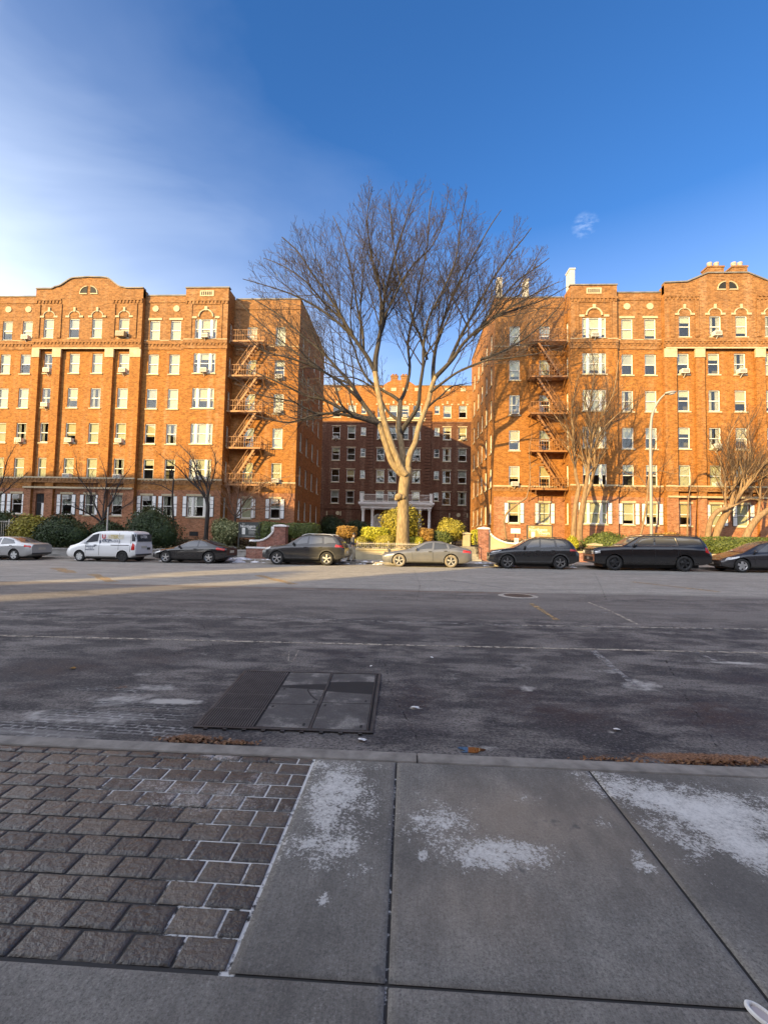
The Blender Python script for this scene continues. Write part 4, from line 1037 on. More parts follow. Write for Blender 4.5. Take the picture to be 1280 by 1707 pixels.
# --- the great bare tree
TY = 31.6
hub = at(676, 790, TY)
def env_big(p):
    e = Vector(((p.x+.2)/12.3, (p.y-TY)/9.8, (p.z-13.0)/13.2))
    lob = 1.0+.05*sin(p.x*1.1)+.04*sin(p.x*2.7+p.y)
    return e.length < lob and p.z > 4.6
bt = Tree(21, hub, env_big, up=.035, wig=.085, minr=.0085, step=(.5, .29, .18), lens=(.74, .56, .5), depth=3, ang=(32, 64), radial=.26, ratio=(.38, .6))
g = lambda L, dy=0, dy2=0: [at(x, y, TY+dy+(dy2-dy)*i/max(1, len(L)-1)) for i, (x, y) in enumerate(L)]
bt.trunk.tube(smoothline([at(671, 922, TY), at(671, 914, TY), at(671, 903, TY), at(671.5, 880, TY), at(672, 850, TY), at(672, 825, TY), at(674, 805, TY), at(677, 792, TY), at(679, 780, TY+.05)], 5),
              list(np.interp(np.linspace(0, 1, 41), [0, .1, .25, .5, .62, .75, .88, 1], [.8, .62, .47, .40, .37, .385, .41, .36])), 22, 0, False)
# burr on the trunk
for (bx, by, br) in ((665, 828, .3), (672, 829, .2), (661, 832, .16)):
    c = at(bx, by, TY-.33); bt.trunk.lathe([(br*sin(pi*k/7), -br*.8*cos(pi*k/7)) for k in range(8)], 12, M=Matrix.Translation(c))
L1 = [(677, 796), (664, 785), (653, 770), (646, 750), (641, 735), (635, 716), (631, 706)]
bt.guide(g(L1, 0, -.6), .26, .18, 14, 'trunk', False)
bt.guide(g([(631, 706), (614, 701), (598, 697), (573, 691), (548, 689), (520, 693), (484, 704), (455, 700)], -.6, -3.6), .17, .035, 9, f0=.25, L=6)
bt.guide(g([(633, 711), (622, 700), (600, 694), (573, 683), (541, 667), (512, 660), (470, 640), (430, 622)], -.5, -2.2), .2, .035, 9, f0=.2, L=7)
bt.guide(g([(632, 708), (618, 690), (602, 668), (585, 640), (565, 617), (540, 590), (505, 560), (465, 525), (420, 497)], -.6, 1.5), .2, .035, 9, f0=.2, L=7)
bt.guide(g([(600, 667), (588, 655), (560, 632), (520, 610), (480, 596), (440, 585), (410, 560)], -.2, -3.2), .13, .03, 8, f0=.15, L=6.5)
L2 = [(677, 792), (668, 780), (661, 762), (654, 745), (645, 718), (638, 692), (632, 662), (628, 640), (625, 618)]
bt.guide(g(L2, -.3, -.8), .25, .18, 12, 'trunk', False)
bt.guide(g([(625, 620), (626, 598), (631, 570), (636, 540), (640, 505), (648, 465), (660, 420), (676, 370), (688, 330)], -.8, -.2), .22, .03, 9, f0=.12, L=8, dens=.95)
bt.guide(g([(624, 618), (612, 595), (598, 575), (582, 550), (565, 520), (545, 490), (520, 455), (497, 420), (470, 395)], -.8, -2.6), .17, .03, 9, f0=.12, L=7.5, dens=.95)
bt.guide(g([(800, 600), (840, 585), (880, 560), (915, 530), (940, 500)], -1.5, -3), .1, .02, 7, f0=.05, L=5)
bt.guide(g([(822, 530), (860, 515), (905, 500), (945, 478)], -.6, 1), .09, .02, 7, f0=.05, L=5)
bt.guide(g([(790, 560), (830, 520), (875, 460), (905, 410)], .2, 1.6), .09, .02, 7, f0=.05, L=5.5)
bt.guide(g([(573, 684), (530, 690), (490, 670), (440, 660), (405, 640)], -2, -4), .09, .02, 7, f0=.05, L=4.5)
bt.guide(g([(588, 560), (560, 535), (525, 510), (490, 492), (450, 478), (405, 465)], -1.2, -2.2), .11, .022, 7, f0=.1, L=6.5, dens=.95)
bt.guide(g([(572, 532), (545, 510), (510, 470), (475, 445), (440, 430)], -1.4, .8), .1, .022, 7, f0=.1, L=6)
bt.guide(g([(585, 640), (555, 628), (510, 600), (465, 565), (425, 530), (395, 500)], .2, 1.8), .1, .022, 7, f0=.1, L=6)
bt.guide(g([(606, 585), (604, 550), (596, 515), (590, 475), (580, 430), (568, 390), (555, 360)], -1, .8), .11, .025, 8, f0=.12, L=7, dens=.95)
bt.guide(g([(633, 560), (640, 530), (655, 500), (670, 470), (690, 440), (716, 415), (735, 380), (745, 340)], -.5, -1.8), .11, .025, 8, f0=.12, L=6.5)
bt.guide(g([(638, 520), (632, 480), (622, 440), (615, 400), (612, 360), (618, 325)], -.6, -2.4), .1, .025, 8, f0=.1, L=6)
L3 = [(679, 785), (672, 765), (669, 740), (664, 715), (666, 690), (667, 668)]
bt.guide(g(L3, .3, 1.2), .25, .16, 12, 'trunk', False)
bt.guide(g([(667, 670), (655, 660), (640, 652), (615, 634), (600, 610), (590, 580), (575, 545), (560, 505), (535, 450), (515, 400)], 1.2, 3.6), .14, .028, 8, f0=.2, L=7)
bt.guide(g([(666, 670), (674, 655), (680, 635), (683, 610), (680, 570), (690, 520), (700, 470), (712, 410), (716, 350), (722, 318)], 1.2, 3.0), .15, .028, 8, f0=.15, L=7.5, dens=.95)
bt.guide(g([(668, 722), (676, 708), (686, 695), (697, 675), (700, 645), (705, 610), (706, 575), (715, 530), (740, 480), (760, 430), (768, 370), (775, 335)], .8, -1.8), .2, .028, 9, f0=.25, L=8, dens=.95)
bt.guide(g([(663, 700), (650, 690), (640, 676), (630, 655), (612, 640), (590, 630), (560, 628), (525, 632)], 1.2, 4.6), .12, .028, 8, f0=.2, L=5.5)
L4 = [(679, 792), (680, 775), (684, 755), (692, 738), (697, 715), (706, 690), (714, 668), (719, 645), (726, 628)]
bt.guide(g(L4, -.1, .3), .24, .15, 12, 'trunk', False)
bt.guide(g([(726, 628), (742, 612), (757, 595), (770, 575), (795, 550), (822, 530), (855, 510), (890, 490), (920, 475)], .3, -1.2), .18, .03, 9, f0=.15, L=7.5, dens=.95)
bt.guide(g([(722, 640), (722, 612), (726, 580), (735, 545), (748, 510), (765, 470), (790, 425), (815, 380), (835, 350)], .3, 1.8), .17, .028, 9, f0=.15, L=8, dens=.95)
bt.guide(g([(716, 655), (735, 640), (760, 622), (785, 610), (815, 600), (845, 597), (880, 592)], .2, -3.0), .12, .028, 8, f0=.2, L=5.5)
bt.guide(g([(748, 604), (768, 560), (790, 520), (815, 475), (845, 430), (870, 400), (885, 380)], 0, 1.0), .13, .028, 8, f0=.12, L=7, dens=.95)
bt.guide(g([(800, 546), (830, 505), (860, 470), (895, 445), (915, 430)], -.3, -.6), .09, .025, 7, f0=.1, L=5.5)
bt.guide(g([(700, 706), (712, 680), (735, 660), (752, 645), (775, 640)], .3, 3.6), .12, .03, 8, f0=.3, L=4.5)
bt.guide(g([(712, 600), (700, 560), (690, 540), (680, 500), (664, 455), (655, 400), (650, 340)], .5, -3), .1, .025, 8, f0=.1, L=6.5)
print('big tree branches', bt.count)
bt.finish((0, TY, .7), 'huge bare tree with a thick pale trunk in the planter before the court', [M['bark'], M['bark_limb'], M['twig']])

# --- smaller bare trees
def small_tree(seed, Y, base, guides, label, mats, r0, L, dens=1.7, depth=3, radial=.3, up=.05, minr=.006, env=None, step=(.4, .26, .18), lens=(.8, .6, .5)):
    b = at(base[0], base[1], Y); hub = at(guides[0][0][0][0], guides[0][0][0][1], Y) if guides else b
    t = Tree(seed, hub, env, up=up, wig=.13, minr=minr, step=step, lens=lens, depth=depth, ang=(25, 55), radial=radial)
    for i, (pts, ra, rb, dy, side) in enumerate(guides):
        P = [at(x, y, Y+dy*k/max(1, len(pts)-1)) for k, (x, y) in enumerate(pts)]
        if not side: t.guide(P, ra, rb, 9, 'trunk', False)
        else: t.guide(P, ra, rb, 7, 'limb', True, .15, L, dens)
    b.z = min(b.z, yz(b.x, Y))
    return t.finish(b, label, mats, group='smaller bare trees in the yard')
DK, PL, RD = (M['bark_limb'], M['bark_limb'], M['twig']), (M['bark_pale'], M['bark_pale'], M['twig_pale']), (M['bark_limb'], M['twig_pale'], M['twig_red'])
small_tree(31, 33.5, (343, 902), [([(343, 906), (345, 875), (347, 845), (344, 830)], .17, .13, 0, False), ([(344, 832), (332, 815), (315, 800), (298, 780), (275, 765)], .1, .02, -1, True), ([(346, 838), (345, 812), (330, 785), (318, 760), (300, 742)], .1, .02, .8, True),
    ([(346, 835), (350, 812), (357, 790), (360, 765), (352, 745)], .08, .02, -.6, True), ([(343, 826), (330, 800), (322, 780), (296, 758)], .07, .018, 1.0, True)], 'dark bare tree in front of the triple windows, arching left', DK, .17, 2.2)
small_tree(32, 34, (290, 892), [([(290, 900), (289, 860), (288, 825), (290, 800)], .09, .06, 0, False), ([(290, 802), (287, 780), (291, 762)], .05, .015, .4, True), ([(288, 820), (270, 810), (250, 806)], .045, .015, -.5, True), ([(289, 850), (275, 846), (262, 850)], .04, .015, -.4, True)], 'slim bare tree behind the round bush on the left', DK, .08, 1.5)
small_tree(33, 32.6, (172, 890), [([(172, 898), (171, 880), (172, 868)], .16, .13, 0, False), ([(171, 872), (158, 862), (140, 852), (122, 845)], .09, .02, -.8, True), ([(172, 868), (178, 850), (190, 830), (200, 805), (215, 785)], .09, .02, .6, True),
    ([(171, 868), (160, 845), (150, 820), (132, 795), (128, 770)], .07, .018, -1.0, True), ([(172, 866), (185, 856), (205, 846), (222, 835)], .07, .018, -.6, True), ([(172, 868), (174, 835), (178, 800), (172, 775)], .07, .018, .8, True)], 'low spreading bare tree behind the white van', DK, .16, 2.4)
small_tree(34, 33.6, (392, 880), [([(392, 888), (392, 868), (394, 858)], .1, .08, 0, False), ([(392, 862), (382, 848), (372, 832), (362, 815)], .055, .015, -.6, True), ([(394, 860), (405, 842), (420, 822), (440, 810)], .06, .015, -.8, True), ([(393, 860), (396, 835), (398, 810), (390, 790)], .055, .015, .4, True),
    ([(394, 862), (412, 850), (440, 848), (465, 838)], .045, .014, -1.0, True), ([(393, 860), (384, 835), (380, 805), (372, 785)], .05, .014, .6, True), ([(400, 850), (425, 815), (455, 800), (480, 795)], .04, .014, .4, True)], 'small bare tree with reddish sunlit twigs over the dark estate sign', RD, .1, 2.4, 2.0)
small_tree(35, 34, (8, 880), [([(-20, 890), (-15, 860), (-10, 830)], .14, .1, 0, False), ([(-10, 832), (5, 800), (12, 770), (25, 745)], .06, .016, .4, True), ([(-12, 838), (8, 820), (25, 805), (45, 790)], .05, .015, -.4, True)], 'bare tree reaching in from the left edge', DK, .14, 1.8)
# right side
small_tree(41, 34.0, (960, 915), [([(953, 918), (956, 880), (958, 850), (962, 825), (966, 810)], .2, .15, 0, False), ([(966, 918), (966, 880), (970, 850), (973, 832)], .23, .2, -.3, False), ([(965, 815), (959, 790), (957, 755), (955, 720), (952, 690), (957, 655), (965, 620)], .14, .025, .5, True),
    ([(972, 836), (977, 805), (980, 780), (985, 745), (990, 720), (1005, 690), (1022, 655), (1030, 600)], .18, .025, -.8, True), ([(974, 832), (985, 805), (990, 775), (992, 745), (1005, 715), (1030, 690), (1055, 670)], .15, .022, -1.2, True),
    ([(990, 748), (996, 730), (1020, 705), (1045, 695), (1060, 672)], .08, .02, .4, True), ([(957, 745), (945, 715), (930, 700), (915, 680)], .06, .018, .6, True), ([(986, 742), (982, 700), (985, 660), (990, 620), (985, 580)], .09, .02, .6, True)], 'pale forked bare tree in front of the pointed gable block, left of the lamp post', PL, .3, 3.6, 1.9)
small_tree(42, 34.6, (1190, 910), [([(1188, 905), (1197, 880), (1210, 855), (1218, 842)], .28, .23, 0, False), ([(1218, 844), (1232, 825), (1250, 800), (1272, 775), (1300, 745)], .2, .04, -1, True), ([(1216, 846), (1222, 820), (1224, 795), (1215, 765), (1212, 735), (1225, 705)], .15, .025, .6, True),
    ([(1210, 858), (1208, 830), (1208, 800), (1200, 770), (1190, 745)], .11, .022, -.6, True), ([(1228, 830), (1245, 790), (1250, 755), (1246, 715), (1260, 690)], .12, .022, .5, True), ([(1240, 815), (1262, 800), (1285, 795), (1310, 790)], .1, .022, -1.2, True)], 'stout leaning bare tree behind the clipped hedge, nearest the right edge', PL, .34, 3.8, 2.0)
small_tree(43, 34.2, (1180, 905), [([(1178, 905), (1183, 870), (1196, 852), (1210, 848)], .2, .15, 0, False), ([(1210, 848), (1225, 842), (1250, 832), (1280, 838)], .1, .03, -.4, True)], 'low crooked bare stem below the stout leaning tree', PL, .2, 1.6)
small_tree(44, 33.8, (1240, 908), [([(1238, 906), (1250, 880), (1264, 862), (1280, 850)], .25, .2, 0, False), ([(1262, 864), (1266, 830), (1270, 790), (1290, 740)], .12, .025, .5, True), ([(1275, 852), (1300, 830), (1330, 810)], .14, .03, -.5, True)], 'bare tree trunk leaning out over the right edge above the hedge', PL, .25, 3)
small_tree(45, 35.2, (846, 915), [([(846, 915), (843, 895), (840, 870), (845, 855), (860, 842), (877, 830)], .085, .07, 0, False), ([(877, 830), (883, 805), (883, 775), (882, 750), (886, 725)], .05, .014, .3, True), ([(882, 782), (892, 775), (910, 772)], .03, .012, -.2, True)], 'thin twisting pale sapling below the right fire escape', PL, .085, .9, .8, 2)
small_tree(46, 34.5, (1078, 900), [([(1062, 915), (1072, 870), (1078, 830), (1080, 800)], .08, .06, 0, False), ([(1080, 800), (1084, 770), (1092, 740), (1100, 715)], .05, .014, .4, True), ([(1079, 815), (1065, 795), (1045, 790), (1030, 780)], .04, .014, -.4, True), ([(1080, 800), (1098, 785), (1120, 790), (1140, 785)], .04, .014, .4, True)], 'slim bare tree just left of the lamp post', PL, .08, 2)
small_tree(47, 34.5, (1130, 900), [([(1145, 915), (1145, 880), (1146, 850), (1147, 828)], .06, .05, 0, False), ([(1147, 828), (1152, 800), (1148, 775)], .035, .012, .3, True)], 'slim straight bare sapling just right of the lamp post', PL, .06, 1.4)

# ================================================================== SHRUBS
def shrub(name, label, c, rad, n, mat, leaf=.1, shape='round', seed=1, stems=0, cat='bush', group=None, flat=0):
    """a crown of small leaves over an inner mass of leaf shells, on its own base point"""
    rr = random.Random(seed); root = empty(name, (c[0], c[1], c[2]-rad[2])); q = MB(); rx, ry, rz = rad
    lob = [(Vector((rr.gauss(0, 1), rr.gauss(0, 1), rr.gauss(0, 1))).normalized(), rr.uniform(.1, .34)) for _ in range(16)]
    def surf(d):
        if shape == 'round': k = 1/sqrt((d.x/rx)**2+(d.y/ry)**2+(d.z/rz)**2)
        else: e = 6; k = (abs(d.x/rx)**e+abs(d.y/ry)**e+abs(d.z/rz)**e)**(-1/e)
        amp = 1 if shape == 'round' else .35
        return k*(1-.12*amp+amp*sum(a*max(0, d.dot(v)-.72)*2.2 for v, a in lob))
    for _ in range(n):
        d = Vector((rr.gauss(0, 1), rr.gauss(0, 1)-.2, rr.gauss(0, 1)+.15)).normalized(); s_ = surf(d)*(1-abs(rr.gauss(0, .08)) if rr.random() < .84 else rr.uniform(1.0, 1.13))
        if shape != 'round': d2 = Vector((d.x*rx, d.y*ry, d.z*rz)).normalized(); d = d2; s_ = surf(d)*(1-abs(rr.gauss(0, .05)) if rr.random() < .85 else rr.uniform(1.0, 1.08))
        p = d*s_
        if p.z < -rz*.98: continue
        nrm = (d+Vector((rr.gauss(0, .6), rr.gauss(0, .6), rr.gauss(0, .6)))).normalized(); a = nrm.orthogonal().normalized(); b = nrm.cross(a); th = rr.uniform(0, 6.28)
        u, v = a*cos(th)+b*sin(th), b*cos(th)-a*sin(th); w, h = leaf*rr.uniform(.5, 1.1), leaf*rr.uniform(.8, 1.6); p = p+Vector((0, 0, rz))
        q.poly([p-u*w/2, p+v*h/2-u*w*.1, p+u*w/2, p-v*h/2+u*w*.1])
    k = MB(); nu, nv = 18, 11
    V = [(Vector((cos(2*pi*i/nu)*sin(pi*j/nv), sin(2*pi*i/nu)*sin(pi*j/nv), cos(pi*j/nv)))) for j in range(nv+1) for i in range(nu)]
    k.mesh([(d*surf(d)*.84+Vector((0, 0, rz))) for d in V], [(j*nu+i, j*nu+(i+1) % nu, (j+1)*nu+(i+1) % nu, (j+1)*nu+i) for j in range(nv) for i in range(nu)])
    q.build('foliage', mat, root); k.build('inner_growth', mat, root, True)
    if stems:
        st = MB(); gz0 = -stems
        for i in range(7): a = i*2.4; st.tube([(cos(a)*rx*.15, sin(a)*ry*.15, gz0), (cos(a)*rx*.45, sin(a)*ry*.45, rz*.5)], .03, 5)
        st.build('stems', M['bark_limb'], root)
    return tag(root, label, cat, group)
def shrub_px(name, label, x0, x1, yt, yb, Y, mat, n=2600, leaf=.1, shape='round', seed=1, stems=0, depth=None, cat='bush'):
    a, b = at(x0, yb, Y), at(x1, yt, Y); rx, rz = (b.x-a.x)/2, (b.z-a.z)/2; ry = depth or min(rx, 1.3)
    return shrub(name, label, ((a.x+b.x)/2, Y+ry*.3, (a.z+b.z)/2), (rx, ry, rz), n, mat, leaf, shape, seed, stems, cat)
Rn, Bx = 'round', 'box'
shrub_px('round_bush', 'dark bush at the left edge beside the iron fence', -40, 22, 851, 915, 33.5, M['leaf_dark'], 3000, .13, Rn, 1)
shrub_px('round_bush', 'golden topped bush between the silver sedan and the white van', 18, 80, 856, 918, 32.0, M['leaf_gold'], 3600, .13, Rn, 2)
shrub_px('round_bush', 'wide dark green yew mass behind the white van bonnet', 48, 146, 864, 922, 31.8, M['leaf_dark'], 5200, .12, Rn, 3)
shrub_px('round_bush', 'low dark bush behind the middle of the white van', 140, 212, 870, 918, 33.0, M['leaf_dark'], 3000, .12, Rn, 4)
shrub_px('round_bush', 'big round dark yew bush above the rear of the white van', 206, 292, 852, 922, 32.0, M['leaf_dark'], 5200, .11, Rn, 5)
shrub_px('variegated_bush', 'pale variegated bush left of the dark estate sign', 351, 400, 866, 910, 32.6, M['leaf_pale'], 2600, .12, Rn, 6)
shrub_px('clipped_hedge', 'rounded green hedge behind the small white notice', 430, 480, 872, 908, 33.0, M['leaf_green'], 2600, .1, Bx, 7)
shrub_px('clipped_hedge', 'square dark hedge right of the left brick pier', 478, 530, 873, 900, 33.2, M['leaf_green'], 2400, .1, Bx, 8)
shrub_px('shaded_bush', 'dark bush in the shade of the court, left of the portico', 530, 575, 862, 898, 46, M['leaf_dark'], 1800, .14, Rn, 9)
shrub_px('shaded_bush', 'dark low bush in the shade in front of the portico columns', 570, 618, 868, 898, 50, M['leaf_dark'], 1800, .14, Rn, 10)
shrub_px('topiary_bush', 'orange tinged flat topped bush on bare stems above the person', 562, 594, 878, 897, 32.4, M['leaf_brown'], 2200, .09, Bx, 11, .9)
shrub_px('clipped_hedge', 'bright yellow green clipped hedge left of the big tree trunk', 603, 648, 880, 902, 32.8, M['leaf_yellow'], 2600, .09, Bx, 12, .4, .8)
shrub_px('round_bush', 'tall golden bush right behind the big tree trunk', 634, 700, 845, 905, 36.5, M['leaf_gold'], 4200, .13, Rn, 13)
shrub_px('round_bush', 'low mounded golden bush at the left foot of the big tree', 622, 664, 893, 912, 32.0, M['leaf_gold'], 1800, .08, Rn, 14)
shrub_px('round_bush', 'small pale golden bush just right of the person', 590, 612, 895, 914, 31.6, M['leaf_gold'], 1300, .08, Rn, 15)
shrub_px('clipped_hedge', 'low yellow hedge at the right foot of the big tree', 682, 704, 896, 912, 32.2, M['leaf_yellow'], 1400, .08, Bx, 16)
shrub_px('clipped_hedge', 'square orange brown hedge block right of the big tree', 699, 722, 882, 908, 32.6, M['leaf_brown'], 1900, .09, Bx, 17)
shrub_px('clipped_hedge', 'dark green hedge behind the roof of the dusty sedan', 720, 752, 886, 908, 33.2, M['leaf_green'], 1900, .09, Bx, 18)
shrub_px('round_bush', 'golden umbrella shaped bush on a stem above the dusty sedan', 728, 778, 868, 902, 33.6, M['leaf_gold'], 3000, .1, Rn, 19, .5)
shrub_px('clipped_hedge', 'narrow yellow hedge left of the right brick pier', 785, 806, 885, 908, 33.4, M['leaf_yellow'], 1500, .09, Bx, 20)
shrub_px('round_bush', 'bright yellow bush behind the tail of the black crossover', 946, 966, 897, 917, 31.5, M['leaf_yellow'], 1500, .09, Rn, 21)
shrub_px('low_hedge', 'loose green hedge along the wall above the big SUV bonnet', 965, 1050, 893, 918, 32.0, M['leaf_green'], 3600, .1, Rn, 22)
shrub_px('long_hedge', 'long clipped olive hedge along the wall at the right edge', 1165, 1330, 898, 926, 31.6, M['leaf_green'], 8000, .09, Bx, 23, 0, .8, 'hedge')
shrub_px('round_bush', 'small dry bush beside the foot of the lamp post', 1085, 1140, 889, 912, 34, M['leaf_brown'], 1500, .09, Rn, 24)
# low ground cover on the left bank
def cover(x0, x1, y0, y1, n, seed):
    rr = random.Random(seed); q = MB()
    for _ in range(n):
        x, y = rr.uniform(x0, x1), rr.uniform(y0, y1); z = yz(x, y)+abs(rr.gauss(0, .13)); s = rr.uniform(.04, .1); a = rr.uniform(0, 6.28); t = rr.uniform(-.7, .7)
        u, v = Vector((cos(a), sin(a), t))*s, Vector((-sin(a), cos(a), rr.uniform(-.5, .5)))*s; p = Vector((x, y, z)); q.poly([p-u, p+v*.6, p+u, p-v*.6])
    q.build('ground_cover', M['cover'], kind='stuff')
cover(-34, -8.9, WY+.2, 35.5, 14000, 1); cover(5.6, 26, WY+.2, 35.5, 7000, 2); cover(-3.2, 3, WY+.3, 36, 3500, 3)
#@@PART5
# ================================================================== VEHICLES
def paint(name, c, rough=.25, metal=.0, dirt=.0, dirtc=(.34, .3, .25)):
    t = NT(name); p = t.coord('Object'); n = t.noise(p, 3, 6, .65)
    z = t.n('ShaderNodeSeparateXYZ'); t.set(z.inputs[0], p)
    low = t.ramp(z.outputs[2], [(.2, .22), (.7, .0)])      # road grime gathers low on the doors
    f = t.math('MULTIPLY', t.math('ADD', low, dirt), t.ramp(n, [(.25, .35), (.75, 1.0)]), True)
    t.base(t.mix(f, c, dirtc), t.ramp(f, [(0, rough), (.7, .75)]), metal, .5)
    t.b.inputs['Coat Weight'].default_value = .6 if dirt < .3 else .05; t.b.inputs['Coat Roughness'].default_value = .06
    return t.mat
t = NT('car_glass'); t.base((.075, .078, .085), .04, 0, .8); M['car_glass'] = t.mat
t = NT('car_glass_pale'); t.base((.03, .032, .035), .06, 0, .8); M['car_glass_pale'] = t.mat
M['tyre'] = plain('tyre_rubber', (.022, .021, .02), .85, 0, .4, 9); M['tyre_dusty'] = plain('tyre_dusty', (.2, .17, .13), .9, 0, .3, 6)
M['alloy'] = plain('alloy', (.55, .54, .52), .35, .6, .1, 8); M['alloy_grey'] = plain('alloy_grey', (.22, .21, .2), .4, .5, .2, 8); M['steel_black'] = plain('steel_black', (.03, .03, .03), .5, .2, .3, 8); M['hubcap'] = plain('hubcap', (.6, .6, .58), .4, .2, .1, 8)
M['trim_black'] = plain('trim_black', (.02, .02, .02), .6, 0, .3, 7); M['chrome'] = plain('chrome', (.65, .64, .62), .18, .9, .05, 7); M['cladding'] = plain('cladding', (.05, .048, .045), .75, 0, .3, 7)
t = NT('lamp_red'); t.base((.5, .02, .015), .15, 0, .6); M['lamp_red'] = t.mat
t = NT('lamp_clear'); t.base((.6, .6, .58), .12, .2, .7); M['lamp_clear'] = t.mat
t = NT('lamp_amber'); t.base((.7, .3, .04), .2, 0, .6); M['lamp_amber'] = t.mat
M['plate'] = plain('number_plate', (.55, .52, .42), .5, 0, .1, 20)

class Car:
    def __init__(s, L, Wd, top, belt, wb, fo, wr, rf=.72, bot=.22, nose=.74, tail=.78):
        s.L, s.W, s.wb, s.fo, s.wr, s.rf = L, Wd, wb, fo, wr, rf
        s.x = np.linspace(0, L, int(L/.055)); it = lambda P: np.interp(s.x, [p[0] for p in P], [p[1] for p in P])
        def sm(a, k):
            b = np.pad(a, k, mode='edge'); return np.convolve(b, np.ones(2*k+1)/(2*k+1), 'valid')
        s.zt = sm(it(top), 2); s.zb = np.minimum(sm(it(belt), 3), s.zt-.012)
        hw = Wd/2; s.hw = sm(it([(0, hw*nose), (.1, hw*(nose+.1)), (.3, hw*.95), (.75, hw), (L-.8, hw), (L-.3, hw*.96), (L-.08, hw*(tail+.1)), (L, hw*tail)]), 2)
        s.zl = sm(it([(0, bot+.12), (.25, bot), (L-.4, bot), (L, bot+.16)]), 3)
    def at(s, arr, x): return float(np.interp(x, s.x, arr))
    def sec(s, x):
        zl, zb, zt, hw = (s.at(a, x) for a in (s.zl, s.zb, s.zt, s.hw)); g = zt-zb; k = min(1, max(0, g/.38)); yr = hw*(.84+(s.rf-.84)*k); h = zb-zl
        return [(0, zl), (hw*.72, zl), (hw*.93, zl+.025), (hw*.985, zl+.1), (hw*.998, zl+h*.42), (hw, zl+h*.62), (hw*.992, zb-h*.16), (hw*.965, zb-h*.03), (hw*.94, zb),
                (hw*.925*(1-.02*k), zb+g*.07), ((hw*.91+yr)/2+.012*k, zb+g*.5), (yr+.02*k, zt-.17*g), (yr-.05, zt-.05*g), (yr*.6, zt-.008), (0, zt)]
    def y_at(s, x, z):
        P = s.sec(x)[2:13]; return float(np.interp(z, [p[1] for p in P], [p[0] for p in P]))
    def body(s, root, mat, arch=.055):
        q = MB(); R = []
        for x in s.x:
            h = s.sec(x); ring = [(x, -y, z) for y, z in h]+[(x, y, z) for y, z in h[-2:0:-1]]; R.append(ring)
        n = len(R[0]); V = [p for r in R for p in r]; F = []
        for i in range(len(R)-1):
            for k in range(n): k2 = (k+1) % n; F.append((i*n+k, i*n+k2, (i+1)*n+k2, (i+1)*n+k))
        F.append(tuple(reversed(range(n)))); F.append(tuple((len(R)-1)*n+k for k in range(n))); q.mesh(V, F)
        o = q.build('body', [mat, M['trim_black']], root, True)
        bm = bmesh.new(); bm.from_mesh(o.data); bmesh.ops.recalc_face_normals(bm, faces=bm.faces); bm.to_mesh(o.data); bm.free()
        cut = []
        for xc in (s.fo, s.fo+s.wb):
            for sy in (-1, 1):
                c = MB(); ya, yb = sorted((sy*(s.W/2+.2), sy*(s.W/2-.34))); c.disc((xc, s.wr+.015), s.wr+arch, ya, yb, 28, 1)
                co = c.build('cutter', [mat, M['trim_black']]); bm = bmesh.new(); bm.from_mesh(co.data); bmesh.ops.recalc_face_normals(bm, faces=bm.faces); bm.to_mesh(co.data); bm.free()
                md = o.modifiers.new('b', 'BOOLEAN'); md.object = co; md.operation = 'DIFFERENCE'; md.solver = 'EXACT'; md.material_mode = 'TRANSFER'; cut.append(co)
        o.parent = None
        dg = bpy.context.evaluated_depsgraph_get(); dg.update(); me = bpy.data.meshes.new_from_object(o.evaluated_get(dg)); me.name = 'body'
        o.modifiers.clear(); o.data = me; o.parent = root
        for c in cut: bpy.data.objects.remove(c)
        me.set_sharp_from_angle(angle=radians(38))
        return o
    def patch(s, poly, off, side, q, m=0, nz=6, nx=8):
        zs = [p[1] for p in poly]; g = []
        for j in range(nz+1):
            z = min(zs)+(max(zs)-min(zs))*(j/nz*.998+.001); xs = []
            for a, b in zip(poly, poly[1:]+poly[:1]):
                if (a[1]-z)*(b[1]-z) <= 0 and a[1] != b[1]: xs.append(a[0]+(b[0]-a[0])*(z-a[1])/(b[1]-a[1]))
            xa, xb = min(xs), max(xs); g.append([(xa+(xb-xa)*i/nx, side*(s.y_at(xa+(xb-xa)*i/nx, z)+off), z) for i in range(nx+1)])
        for j in range(nz):
            for i in range(nx): q.poly([g[j][i], g[j][i+1], g[j+1][i+1], g[j+1][i]], m)
    def top(s, xa, xb, fr, off, q, m=0, nx=10, ny=8):
        g = []
        for i in range(nx+1):
            x = xa+(xb-xa)*i/nx; P = s.sec(x)[9:]; P = P[::-1]; zt, zb = s.at(s.zt, x), s.at(s.zb, x); yl = P[2][0]*fr
            g.append([(x-(off if xb < s.L*.6 else -off), yl*(2*j/ny-1), float(np.interp(abs(yl*(2*j/ny-1)), [p[0] for p in P], [p[1] for p in P]))+off) for j in range(ny+1)])
        for i in range(nx):
            for j in range(ny): q.poly([g[i][j], g[i+1][j], g[i+1][j+1], g[i][j+1]], m)
    def line(s, pts, w, off, side, q, m=0):
        for a, b in zip(pts, pts[1:]):
            n = max(1, int(sqrt((a[0]-b[0])**2+(a[1]-b[1])**2)/.12)); P = [(a[0]+(b[0]-a[0])*i/n, a[1]+(b[1]-a[1])*i/n) for i in range(n+1)]
            for p, r in zip(P, P[1:]):
                q.bar((p[0], side*(s.y_at(*p)+off), p[1]), (r[0], side*(s.y_at(*r)+off), r[1]), w, .008, m, (0, side, 0)) if False else q.bar((p[0], side*(s.y_at(*p)+off), p[1]), (r[0], side*(s.y_at(*r)+off), r[1]), .012, w, m)
